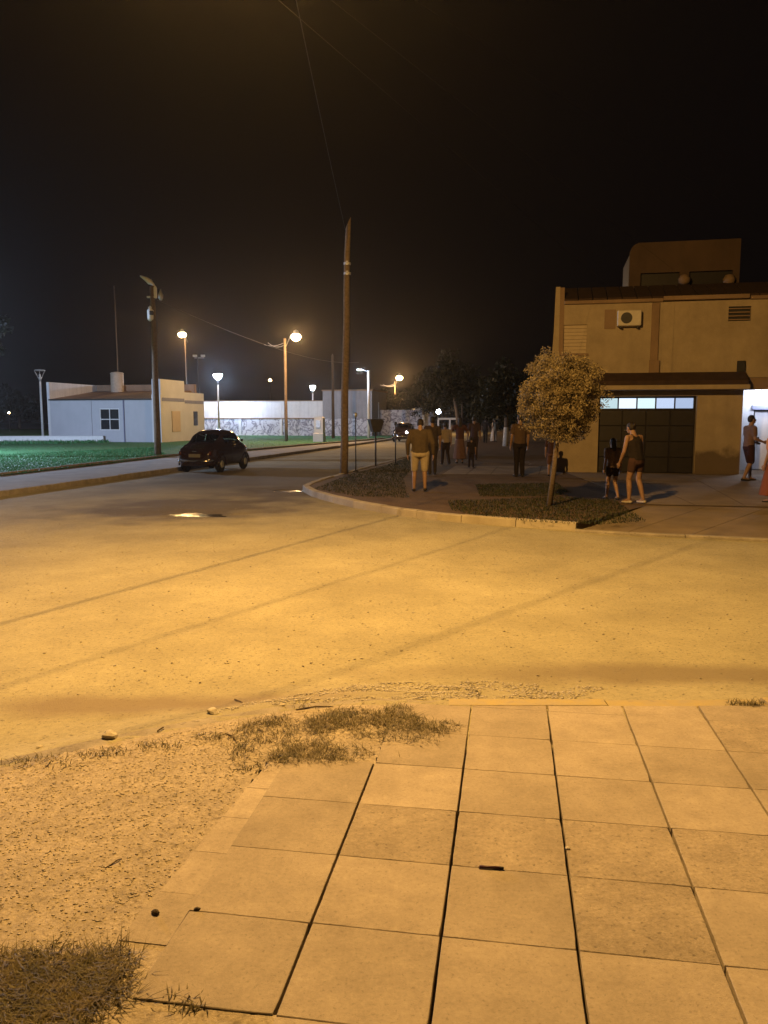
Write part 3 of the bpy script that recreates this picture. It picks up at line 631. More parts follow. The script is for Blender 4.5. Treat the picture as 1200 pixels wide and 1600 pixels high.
# ================================================================== WALL WITH OPENINGS
def wall_open(name, m, parent, x0, x1, z0, z1, y0, y1, holes=()):
    X = sorted({x0, x1} | {h[0] for h in holes} | {h[1] for h in holes}); Z = sorted({z0, z1} | {h[2] for h in holes} | {h[3] for h in holes})
    def solid(i, k):
        if i < 0 or k < 0 or i >= len(X) - 1 or k >= len(Z) - 1: return False
        cx, cz = (X[i] + X[i + 1]) / 2, (Z[k] + Z[k + 1]) / 2
        return not any(h[0] < cx < h[1] and h[2] < cz < h[3] for h in holes)
    b = MB(); cache = {}
    def vt(x, y, z):
        k = (round(x, 4), round(y, 4), round(z, 4))
        if k not in cache: cache[k] = b.bm.verts.new((x, y, z))
        return cache[k]
    for i in range(len(X) - 1):
        for k in range(len(Z) - 1):
            if not solid(i, k): continue
            a, c, d, e = X[i], X[i + 1], Z[k], Z[k + 1]
            b.bm.faces.new((vt(a, y0, d), vt(c, y0, d), vt(c, y0, e), vt(a, y0, e))); b.bm.faces.new((vt(a, y1, e), vt(c, y1, e), vt(c, y1, d), vt(a, y1, d)))
            if not solid(i - 1, k): b.bm.faces.new((vt(a, y0, d), vt(a, y0, e), vt(a, y1, e), vt(a, y1, d)))
            if not solid(i + 1, k): b.bm.faces.new((vt(c, y0, e), vt(c, y0, d), vt(c, y1, d), vt(c, y1, e)))
            if not solid(i, k - 1): b.bm.faces.new((vt(c, y0, d), vt(a, y0, d), vt(a, y1, d), vt(c, y1, d)))
            if not solid(i, k + 1): b.bm.faces.new((vt(a, y0, e), vt(c, y0, e), vt(c, y1, e), vt(a, y1, e)))
    return b.build(name, m, parent)
def local_hit(px, py, O, off=0.0):     # where a sight line meets a frontage plane: (along, height)
    d = Vector(ray(px, py)); P0 = Vector((O.x, O.y, 0)) + U * off; n = U
    t = (P0 - Vector((0, 0, H))).dot(n) / d.dot(n); p = Vector((0, 0, H)) + d * t
    return (p - Vector((O.x, O.y, 0))).dot(V), p.z

# ================================================================== TWO-STOREY HOUSE WITH GARAGE (right)
O = G(868, 738)
hs = thing('two_storey_house', 'two storey beige house with a dark garage door', 'house', O, -RA)
def lh(px, py, off=0.0): return local_hit(px, py, O, off)
gx0 = lh(934, 700)[0]; gx1 = lh(1086, 700)[0]; gz1 = lh(1000, 619)[1]; bx1 = lh(1157, 700)[0]
zc0, zc1 = lh(1000, 610)[1], lh(1000, 586)[1]; ze = lh(960, 474)[1]
wall_open('wall', M['wall_beige'], hs, 0, bx1, 0, zc0 + .05, 0, .28, [(gx0, gx1, -.5, gz1)])
wx0, wz1 = lh(877, 508); wx1, wz0 = lh(916, 552)
ax0, az1 = lh(945, 484); ax1, az0 = lh(1001, 513)
vx0, vz1 = lh(1139, 479); vx1, vz0 = lh(1173, 501)
XR = 11.0
def dark_base_mat():
    m = M['wall_beige'].copy(); m.name = 'dark_base_plaster'; n = m.node_tree.nodes; l = m.node_tree.links; b = n['Principled BSDF']; src = b.inputs['Base Color'].links[0].from_socket
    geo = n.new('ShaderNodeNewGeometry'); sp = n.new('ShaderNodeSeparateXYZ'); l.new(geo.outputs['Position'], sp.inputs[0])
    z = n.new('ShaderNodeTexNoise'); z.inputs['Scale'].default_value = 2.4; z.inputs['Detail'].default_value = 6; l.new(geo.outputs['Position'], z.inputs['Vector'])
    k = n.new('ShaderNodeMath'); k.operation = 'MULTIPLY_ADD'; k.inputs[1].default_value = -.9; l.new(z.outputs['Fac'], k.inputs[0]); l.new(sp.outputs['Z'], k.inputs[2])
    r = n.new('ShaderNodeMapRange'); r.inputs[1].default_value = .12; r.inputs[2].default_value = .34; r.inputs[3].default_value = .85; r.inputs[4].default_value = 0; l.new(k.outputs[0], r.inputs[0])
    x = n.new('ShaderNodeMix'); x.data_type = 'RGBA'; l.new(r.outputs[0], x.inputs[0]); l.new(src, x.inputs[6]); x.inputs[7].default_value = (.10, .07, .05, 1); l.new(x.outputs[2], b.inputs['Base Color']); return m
MB().box((gx1 + .012, -.006, .002), (bx1 - .01, -.001, zc0 - .02)).build('dark_base_render', dark_base_mat(), hs)  # skin on the right pillar, plaster colour darker towards the foot with uneven top
up = wall_open('upper_wall', M['wall_beige'], hs, 0, XR, zc1 - .1, ze, .004, .29, [(wx0, wx1, wz0, wz1), (vx0, vx1, vz0, vz1)])
for k in range(8):
    zz = wz0 + (wz1 - wz0) * k / 8; MB().box((wx0, .08, zz + .006), (wx1, .12, zz + (wz1 - wz0) / 8), .004).build('shutter_slat', M['shutter'], hs)
MB().box((wx0 - .06, -.05, wz0 - .07), (wx1 + .06, .06, wz0 - .004)).build('window_sill', M['wall_dark'], hs)
MB().box((vx0, .10, vz0), (vx1, .14, vz1)).build('vent_recess', M['iron'], hs)
for k in range(4): MB().box((vx0 + .01, .03, vz0 + .03 + (vz1 - vz0) * k / 4), (vx1 - .01, .07, vz0 + .06 + (vz1 - vz0) * k / 4)).build('vent_slat', M['wall_dark'], hs)
# end pier with flared foot and pilaster strip
px0, pz = lh(845, 545); MB().prism([(-.28, zc1 - 1.0), (0, zc1 - 1.0), (0, lh(858, 449)[1]), (-.13, lh(858, 449)[1]), (-.16, pz + .5)], -.03, .32).build('end_pier', M['wall_beige'], hs)
b = MB(); b.box((-.02, -.012, zc1 - .9), (.13, .30, lh(858, 449)[1] - .02)); b.build('pier_strip', M['wall_dark'], hs)
s0 = lh(1018, 500)[0]; s1 = lh(1030, 500)[0]; MB().box((s0, -.06, zc1), (s1, .002, ze - .02), .01).build('pilaster', M['wall_dark'], hs)
MB().box((s0 - .03, -.11, zc1 + .02), (s1 + .05, -.062, zc1 + .42), .01).build('pilaster_block', M['wall_dark'], hs)
m0 = lh(1151, 575)[0]; MB().box((m0, -.09, lh(1151, 586)[1]), (m0 + .22, .002, lh(1151, 564)[1]), .01).build('meter_box', M['iron'], hs)
# canopy over the garage
MB().box((-.1, -.62, zc0), (bx1 + .04, .001, zc0 + .13), .012).build('canopy_fascia', M['wall_beige'], hs)
MB().prism([(-.56, zc0 + .132), (0, zc0 + .132), (0, zc1 + .06), (-.12, zc1 + .06), (-.56, zc0 + .26)], -.06, bx1, axis='x').build('canopy', M['rooftile'], hs)
# eaves and tiled roof strip
MB().box((.13, -.10, ze), (s0 + .3, .35, ze + .10), .01).build('eave_board', M['wall_dark'], hs)
MB().box((s0 + .302, -.13, ze + .03), (lh(1170, 470)[0], .35, ze + .15), .01).build('eave_board', M['wall_dark'], hs)
MB().box((lh(1172, 470)[0], -.10, ze), (XR, .35, ze + .10), .01).build('eave_board', M['wall_dark'], hs)
zr = lh(960, 448, 1.3)[1]
n = 26
for k in range(n):
    xa = .13 + (XR - .13) * k / n; xb = .13 + (XR - .13) * (k + 1) / n - .03
    MB().prism([(-.05, ze + .16), (1.3, zr), (1.3, zr - .08), (-.05, ze + .152 - .05)], xa, xb, axis='x').build('roof_tile', M['rooftile'], hs)
MB().prism([(-.04, ze + .08), (1.3, zr - .1), (1.3, zr - .2), (-.04, ze + .06)], .14, XR, axis='x').build('roof_deck', M['rooftile'], hs)
MB().box((.0, 1.0, ze - .3), (XR, 8, ze + .05)).build('flat_roof', M['rooftile'], hs)
MB().box((.004, .29, 0), (.26, 8, ze - .01)).build('side_wall', M['wall_beige'], hs)
MB().box((.004, 7.8, 0), (XR, 8.05, ze - .02)).build('rear_wall', M['wall_dark'], hs)
# roof-top room with two dark openings
TB = 3.0
tx0, tz1 = lh(985, 380, TB); tx1, _ = lh(1158, 380, TB); tz0 = lh(1000, 470, TB)[1]
ox0, oz1 = lh(1001, 427, TB); ox1, _ = lh(1062, 427, TB); oy0 = lh(1077, 427, TB)[0]; oy1 = lh(1145, 427, TB)[0]; oz0 = lh(1000, 460, TB)[1]
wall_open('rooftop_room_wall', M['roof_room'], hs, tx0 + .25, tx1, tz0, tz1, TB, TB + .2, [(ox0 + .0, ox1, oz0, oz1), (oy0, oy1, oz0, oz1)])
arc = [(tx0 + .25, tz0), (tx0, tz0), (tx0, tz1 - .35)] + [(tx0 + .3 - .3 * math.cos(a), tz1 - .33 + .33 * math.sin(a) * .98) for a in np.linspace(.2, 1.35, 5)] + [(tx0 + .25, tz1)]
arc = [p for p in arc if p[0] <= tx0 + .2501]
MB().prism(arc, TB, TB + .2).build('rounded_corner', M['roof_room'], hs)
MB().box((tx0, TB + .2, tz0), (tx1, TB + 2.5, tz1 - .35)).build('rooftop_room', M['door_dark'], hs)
for px in (1069, 1139):
    c = lh(px, 437, TB - .15); MB().lathe([(.05, -.16), (.17, -.1), (.19, .02), (.12, .14), (.03, .17)], (c[0], TB - .16, c[1]), 12).build('rooftop_pot', M['wall_dark'], hs, True)
# air conditioner
ac = MB(); cx0 = lh(964, 487)[0]; cx1 = lh(1001, 487)[0]; cz1 = lh(964, 487)[1]; cz0 = lh(964, 511)[1]
acb = ac.box((cx0, -.30, cz0), (cx1, -.03, cz1), .02).build('air_conditioner', M['ac'], hs)
fx = (cx0 * .62 + cx1 * .38); b = MB(); r = (cz1 - cz0) * .36
b.bm.free(); b.bm = bmesh.new(); bmesh.ops.create_cone(b.bm, cap_ends=True, segments=18, radius1=r, radius2=r, depth=.02, matrix=Matrix.Translation((fx, -.312, (cz0 + cz1) / 2)) @ Matrix.Rotation(math.pi / 2, 4, 'X')); b.build('fan_grille', M['iron'], acb)
for sx in (cx0 + .08, cx1 - .12): MB().box((sx, -.32, cz0 - .05), (sx + .04, .003, cz0 - .004)).build('bracket', M['iron'], acb)
MB().box((ax0, -.012, az0), (cx0 - .03, .001, az1), .004).build('wall_patch', M['wall_dark'], hs)
# garage door: sections and lit panes
gd = MB().box((gx0, .23, 0.01), (gx1, .26, gz1)).build('garage_door', M['door_dark'], hs)
pz1 = lh(1000, 622)[1]; pz0 = lh(1000, 638)[1]
for k in range(4):
    za = .02 + (pz0 - .06) * k / 4; zb = .02 + (pz0 - .06) * (k + 1) / 4 - .012
    for q in range(4):
        xa = gx0 + .02 + (gx1 - gx0 - .04) * q / 4; xb = xa + (gx1 - gx0 - .04) / 4 - .012
        MB().box((xa, .205, za), (xb, .228, zb), .012).build('door_panel', M['door_dark'], gd)
for k in range(5):
    xa = gx0 + .05 + (gx1 - gx0 - .08) * k / 5; xb = xa + (gx1 - gx0 - .08) / 5 - .045
    MB().box((xa, .21, pz0), (xb, .228, pz1)).build('window_pane', PANES[k], gd)
b = MB(); zt_, zb_ = pz1 + .03, pz0 - .03
b.box((gx0 + .01, .195, pz1 + .002), (gx1 - .01, .229, pz1 + .03)).box((gx0 + .01, .195, pz0 - .03), (gx1 - .01, .229, pz0 - .002))
for k in range(6):
    xa = gx0 + .05 + (gx1 - gx0 - .08) * k / 5 - .045 + .003; b.box((xa, .196, pz0 - .001), (xa + .039, .2285, pz1 + .001))
b.build('pane_frame', M['door_dark'], gd)
c = lh(979, 673); MB().box((c[0] - .06, .17, c[1] - .02), (c[0] + .06, .204, c[1] + .02), .006).build('door_handle', M['chrome'], gd)
# porch on the right of the garage
PB = 2.4
dx0, dz1 = lh(1178, 640, PB)
wall_open('porch_wall', M['wall_white'], hs, bx1 - 1.5, XR, 0, zc1 - .1, PB, PB + .2, [(dx0, dx0 + 1.0, 0, dz1)])
MB().box((bx1 - .25, .282, 0), (bx1 - .01, PB, zc0 + .05)).build('porch_side_wall', M['wall_white'], hs)
MB().box((bx1 - .0, .30, zc1 - .12), (XR, PB, zc1 - .02)).build('porch_ceiling', M['wall_white'], hs)
MB().box((bx1 + .01, .0, zc0 + .0), (XR, .28, zc1 - .11)).build('porch_beam', M['wall_dark'], hs)
dr = MB().box((dx0 + .05, PB + .05, .02), (dx0 + .95, PB + .1, dz1 - .05)).build('front_door', M['wall_white'], hs)
MB().box((dx0 - .06, PB - .04, dz1), (dx0 + 1.06, PB - .002, dz1 + .14)).build('door_lintel', M['trim'], hs)
MB().box((dx0 + .12, PB + .0, .95), (dx0 + .2, PB + .048, 1.05)).build('door_handle', M['chrome'], dr)
lx, lz = lh(1198, 612, PB - .1); 
lmp = MB().lathe([(.03, .12), (.12, .08), (.14, 0), (.11, -.09), (.04, -.12)], (lx, PB - .2, lz), 14).build('porch_lamp', GLOW_W, hs, True)
lamp_light(lmp, (lx - .0, PB - .42, lz - .16), 38, (.70, .76, 1.0), .06)

# ================================================================== WHITE HOUSE (left)
O2 = G(254, 692); 
wh = thing('white_house', 'low white house with parapet and brown sheet roof beyond the lawn', 'house', O2, -RA)
def l2(px, py, off=0.0): return local_hit(px, py, O2, off)
fl = l2(75, 650)[0]; fr = l2(239, 650)[0]; zeav = l2(160, 624)[1]; zpar = l2(80, 597)[1]
wa, wzt = l2(155, 638); wb, wzb = l2(187.5, 672.5)
DP = 6.0
wall_open('front_wall', M['wall_blue'], wh, fl + .2, fr, 0, zeav, 0, .25, [(wa, wb, wzb, wzt)])
fw = MB(); fw.box((wa, .02, wzb), (wb, .06, wzb + .07)).box((wa, .02, wzt - .07), (wb, .06, wzt)).box((wa, .021, wzb), (wa + .07, .061, wzt)).box((wb - .07, .021, wzb), (wb, .061, wzt))
win = fw.build('window', M['wall_white'], wh)
MB().box(((wa + wb) / 2 - .03, .022, wzb + .07), ((wa + wb) / 2 + .03, .062, wzt - .07)).box((wa + .07, .023, (wzb + wzt) / 2 - .03), (wb - .07, .063, (wzb + wzt) / 2 + .03)).build('glazing_bar', M['wall_white'], win)
for i in range(2):
    for k in range(2):
        xa = wa + .07 + (wb - wa - .14) * i / 2; za = wzb + .07 + (wzt - wzb - .14) * k / 2
        MB().box((xa, .07, za), (xa + (wb - wa - .14) / 2, .08, za + (wzt - wzb - .14) / 2)).build('pane', M['glass'], win)
pa = l2(140, 650)[0]; MB().box((pa - .18, -.06, 0), (pa + .18, .001, zeav - .0)).build('pilaster', M['wall_blue'], wh)
pp = l2(194, 650)[0]; MB().tube([(pp, -.05, 0), (pp, -.05, zeav)], .045, 8).build('downpipe', M['trim'], wh)
MB().box((fl, -.01, 0), (fl + .2, DP, zpar)).build('parapet_wall', M['wall_white'], wh)
MB().box((fl + .201, DP - .25, 0), (fr + .3, DP, zpar + .02)).build('rear_parapet', M['wall_dark'], wh)
nsh = 14
for k in range(nsh):
    xa = fl + .21 + (fr - fl - .21) * k / nsh; xb = fl + .21 + (fr - fl - .21) * (k + 1) / nsh - .02
    MB().prism([(-.12, zeav + .02), (DP - .26, zeav + .75), (DP - .26, zeav + .70), (-.12, zeav - .03 + .01)], xa, xb, axis='x').build('roof_sheet', M['roof_brown'], wh)
MB().box((fl + .2, -.16, zeav - .06), (fr, -.122, zeav + .03)).build('gutter', M['iron'], wh)
# right block
zb1 = l2(254, 592)[1]
MB().box((fr + .001, -.05, 0), (0, 3.4, zb1)).build('corner_block', M['wall_cream'], wh)
MB().box((fr - .02, -.09, 0), (-.003, -.052, zeav + .3)).build('front_pier', M['wall_white'], wh)
MB().box((-2.0, 3.401, 0), (-.04, 6.6, l2(300, 614, 5)[1])).build('rear_block', M['wall_cream'], wh)
MB().box((-.0, .1, zeav - .12), (.03, 3.3, zeav + .10)).build('painted_band', M['trim'], wh); MB().box((-.039, 3.45, zeav - .22), (-.01, 6.5, zeav + .0)).build('painted_band', M['trim'], wh)
MB().box((.001, 1.4, .7), (.05, 2.6, 2.1)).build('side_window', M['shutter'], wh); MB().box((-.039, 4.8, 1.1), (.01, 5.4, 2.1)).build('side_window', M['glass'], wh)
tkx = l2(180, 590, DP - 1)[0]; z0 = l2(180, 599, DP - .7)[1]; z1 = l2(180, 582, DP - .7)[1]
tk = thing('water_tank', 'round fibre cement water tank on the white house roof', 'water tank', O2 + V * tkx + U * (DP - .75) + Vector((0, 0, zpar)))
MB().lathe([(.42, -.85), (.46, -.8), (.46, z1 - zpar - .06), (.40, z1 - zpar), (.1, z1 - zpar + .05)], (0, 0, 0), 18).build('drum', M['tank'], tk, True)
MB().lathe([(.47, z1 - zpar - .12), (.49, z1 - zpar - .11), (.49, z1 - zpar - .06), (.47, z1 - zpar - .05)], (0, 0, 0), 18).build('lid_ring', M['tank'], tk)
# low white wall in front
a0 = G(-260, 694); a1 = G(162, 691.5); t = thing('low_wall', 'low bright white wall at the top of the lawn', 'wall', a1, math.atan2(a0.y - a1.y, a0.x - a1.x) + math.pi)
ln = (a0 - a1).length; zt = A(80, 681.5, (a0.y + a1.y) / 2).z
MB().box((-ln, -.12, 0), (0, .12, max(.38, zt) - .05)).build('masonry', M['whitepaint'], t); MB().box((-ln, -.15, max(.38, zt) - .049), (.02, .15, max(.38, zt)), .01).build('coping', M['whitepaint'], t)

# ================================================================== LONG WHITE WALL WITH PAINTED BASE
def mural_mat():
    m = mat('scrawled_paint', (.58, .58, .62), (.44, .44, .50), scale=.8); n = m.node_tree.nodes; l = m.node_tree.links; b = n['Principled BSDF']; src = b.inputs['Base Color'].links[0].from_socket
    geo = n.new('ShaderNodeNewGeometry'); z = n.new('ShaderNodeTexNoise'); z.inputs['Scale'].default_value = 1.5; z.inputs['Detail'].default_value = 6; z.inputs['Distortion'].default_value = .8; z.inputs['Roughness'].default_value = .6; l.new(geo.outputs['Position'], z.inputs['Vector'])
    r = n.new('ShaderNodeValToRGB'); e = r.color_ramp.elements; e[0].position = .45; e[1].position = .50; e[0].color = (0, 0, 0, 1); e[1].color = (1, 1, 1, 1); k = e.new(.56); k.color = (0, 0, 0, 1); l.new(z.outputs['Fac'], r.inputs['Fac'])
    x = n.new('ShaderNodeMix'); x.data_type = 'RGBA'; l.new(r.outputs['Color'], x.inputs[0]); l.new(src, x.inputs[6]); x.inputs[7].default_value = (.13, .12, .16, 1); l.new(x.outputs[2], b.inputs['Base Color']); return m
M['mural'] = mural_mat()
O3 = G(314, 680.5)
def l3(px, py, off=0.0): return local_hit(px, py, O3, off)
lw_ = thing('long_wall', 'long white perimeter wall with scrawled paint on its base', 'wall', O3, -RA)
xr3 = l3(505, 650)[0]; zt = l3(400, 627)[1]; zm = l3(400, 654)[1]
npan = 5
for k in range(npan):
    xa = -8 + (xr3 + 8) * k / npan; xb = -8 + (xr3 + 8) * (k + 1) / npan
    MB().box((xa + .01, .05, zm), (xb - .01, .25, zt)).build('wall_panel', M['wall_white'], lw_)
    MB().box((xa + .01, 0, 0), (xb - .01, .25, zm - .02)).build('base_panel', M['mural'] if k > 1 else M['wall_white'], lw_)
    MB().box((xb - .12, -.05, 0), (xb + .12, .26, zm)).build('pier', M['wall_white'], lw_)
MB().box((-8, -.06, zm - .019), (xr3, .3, zm + .06)).build('ledge', M['wall_dark'], lw_)
MB().box((-8, 0, zt), (xr3, .32, zt + .06)).build('coping', M['wall_dark'], lw_)
sh = thing('grey_shed', 'grey block shed joined to the end of the white wall', 'shed', O3 + V * xr3, -RA)
x1s = l3(582, 650)[0] - xr3; zs = l3(540, 611)[1]; zs2 = l3(600, 640)[1]
MB().box((.02, -.2, zm), (x1s, 6, zs)).build('upper_wall', M['shed_grey'], sh)
MB().box((.02, -.24, 0), (x1s, 5.9, zm - .01)).build('base', M['mural'], sh)
MB().box((-.05, -.3, zs), (x1s + .1, 6.1, zs + .12)).build('roof_slab', M['wall_dark'], sh)
MB().box((x1s + .01, 3, 0), (x1s + 5, 3.3, zs2)).build('side_wall', M['mural'], sh)
for px in (584, 590):
    xa = l3(px, 650, 2.4)[0] - xr3; MB().box((xa - .12, 2.3, 0), (xa + .12, 2.55, zs2 + .7)).build('gate_post', M['whitepaint'], sh)
# dim far house at the end of the street
fh = thing('far_house', 'dim beige house front at the end of the street', 'house', A(640, 660, 118) * Vector((1, 1, 0)) if False else Vector((A(640, 660, 118).x, 118, 0)), -RA)
MB().box((-6, 0, 0), (2.2, 5, 3.2)).build('wall', M['wall_cream'], fh); MB().box((-6.3, -.4, 3.2), (2.5, 5.3, 3.5)).build('roof', M['rooftile'], fh); MB().box((-3, -.05, .9), (-1.6, -.002, 2.1)).build('window', M['glass'], fh); MB().box((.3, -.05, .05), (1.2, -.002, 2.1)).build('door', M['door_dark'], fh)
# carport beam on posts behind the people
D = 66; ca = A(684, 654, D); cb = A(722, 654, D)
t = thing('carport', 'thin white beam on posts behind the walking people', 'carport', (ca.x, D, 0))
MB().box((0, -.06, ca.z - .1), (cb.x - ca.x, .06, ca.z + .06)).build('beam', M['whitepaint'], t)
for f_ in (.02, .5, .97): MB().box(((cb.x - ca.x) * f_ - .07, -.05, 0), ((cb.x - ca.x) * f_ + .07, .05, ca.z - .101)).build('post', M['whitepaint'], t)

# ================================================================== TREES
def leaves(centers, per, spread, size, zs=.85):
    n = len(centers) * per; C_ = np.repeat(np.asarray(centers, float), per, axis=0)
    d = RNG.normal(size=(n, 3)); d /= np.linalg.norm(d, axis=1)[:, None]; C_ = C_ + d * (RNG.random(n) ** .5 * spread)[:, None] * np.array([1, 1, zs])
    a = RNG.normal(size=(n, 3)); a /= np.linalg.norm(a, axis=1)[:, None]; b_ = np.cross(a, RNG.normal(size=(n, 3))); b_ /= np.linalg.norm(b_, axis=1)[:, None]
    s = size * RNG.uniform(.6, 1.35, n)[:, None]
    v = np.stack([C_ - a * s, C_ + b_ * s * .42, C_ + a * s, C_ - b_ * s * .42], 1).reshape(-1, 3)
    f = np.arange(n * 4).reshape(-1, 4); return v, f
def tree(name, label, base, trunk_h, crown_c, rad, nclump, per, spread, size, lm, r0=.06, white=0.0, group=None, limbs=6, shell=.55, nz=.35):
    t = thing(name, label, 'tree', base, 0, group)
    cs = []
    while len(cs) < nclump:
        d = Vector(RNG.normal(size=3)).normalized(); k = (shell + (1 - shell) * random.random()) * (1 + nz * noise.noise(d * 2.1 + Vector((base[0], base[1], 0))))
        cs.append((crown_c[0] + d.x * rad[0] * k, crown_c[1] + d.y * rad[1] * k, crown_c[2] + d.z * rad[2] * k))
    v, f = leaves(cs, per, spread, size); cr = link('crown', np_mesh('crown', v, f), lm, t)
    b = MB(); top = Vector(crown_c); st = Vector((0, 0, -.05)); mid = Vector((crown_c[0] * .3 + .03, crown_c[1] * .3, trunk_h * .55)); fork = Vector((crown_c[0] * .7, crown_c[1] * .7, trunk_h))
    b.tube([st, mid, fork], [r0 * 1.25, r0, r0 * .8], 9)
    for k in range(limbs):
        e = Vector(cs[k * (len(cs) // limbs)]); b.tube([fork - Vector((0, 0, .05)), fork.lerp(e, .5) + Vector((0, 0, .08)), e], [r0 * .6, r0 * .4, r0 * .15], 6)
    b.build('trunk', M['bark'], t, True)
    if white:
        MB().tube([st, st.lerp(mid, .5), Vector((mid.x * .9, mid.y * .9, white))], [r0 * 1.3, r0 * 1.2, r0 * 1.12], 10).build('limewash_band', M['limewash'], t, True)
    return t
tb = G(858, 790); D = tb.y; cc = A(876, 622, D) - tb
tree('round_tree', 'small round clipped tree on a thin trunk at the far kerb', tb, 1.35, (cc.x, 0, cc.z), (.76, .76, .82), 1000, 64, .125, .024, M['leaf'], r0=.047, limbs=9, shell=.45, nz=.27)
# lower fringe of the crown
far = [('leafy street tree above the people at the street end', 718, 52, (705, 595, 1.9, 1.6), 1.0), ('low dark tree beside the farthest sodium lamp', 622, 78, (618, 638, 2.0, 1.6), 0), ('dark tree left of the round tree crown', 770, 56, (775, 625, 1.8, 1.7), 1.1),
       ('dark spreading tree with limewashed trunk behind the people', 745, 62, (745, 632, 1.9, 1.5), 1.2), ('white trunked tree near the small far house', 662, 70, (660, 622, 1.6, 1.6), 1.9), ('tree with white painted trunk near the garden edge', 790, 46, (792, 618, 1.7, 1.8), 1.1)]
for lab, px, D, (cpx, cpy, rx, rz), wt in far:
    base = A(px, 660, D); base.z = 0; c = A(cpx, cpy, D) - base
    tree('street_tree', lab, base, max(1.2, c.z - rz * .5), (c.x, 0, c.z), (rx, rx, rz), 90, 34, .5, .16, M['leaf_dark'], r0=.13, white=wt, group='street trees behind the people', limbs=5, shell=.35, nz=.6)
base = Vector((A(-62, 660, 33).x, 33, 0)); c = A(-42, 520, 33) - base
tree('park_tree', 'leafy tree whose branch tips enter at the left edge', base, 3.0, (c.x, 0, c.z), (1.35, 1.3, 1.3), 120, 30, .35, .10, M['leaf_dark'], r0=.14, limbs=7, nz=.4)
for lab, px, D, h_, r_ in [('dark distant tree behind the left lawn', -10, 110, 6.0, 4.2), ('dark bushy tree far left of the white house', 30, 120, 5.0, 3.4), ('dark tree beyond the roof of the white wall', 560, 125, 5.5, 3.8), ('far dark tree at the right street end', 840, 100, 6.5, 4.0), ('far dark tree behind the farthest lamp', 690, 130, 6.0, 5.0)]:
    base = A(px, 660, D); base.z = 0
    tree('distant_tree', lab, base, h_ * .45, (0, 0, h_ * .62), (r_, r_, h_ * .42), 80, 30, .9, .30, M['leaf_dark'], r0=.2, group='distant trees', shell=.3, nz=.5)

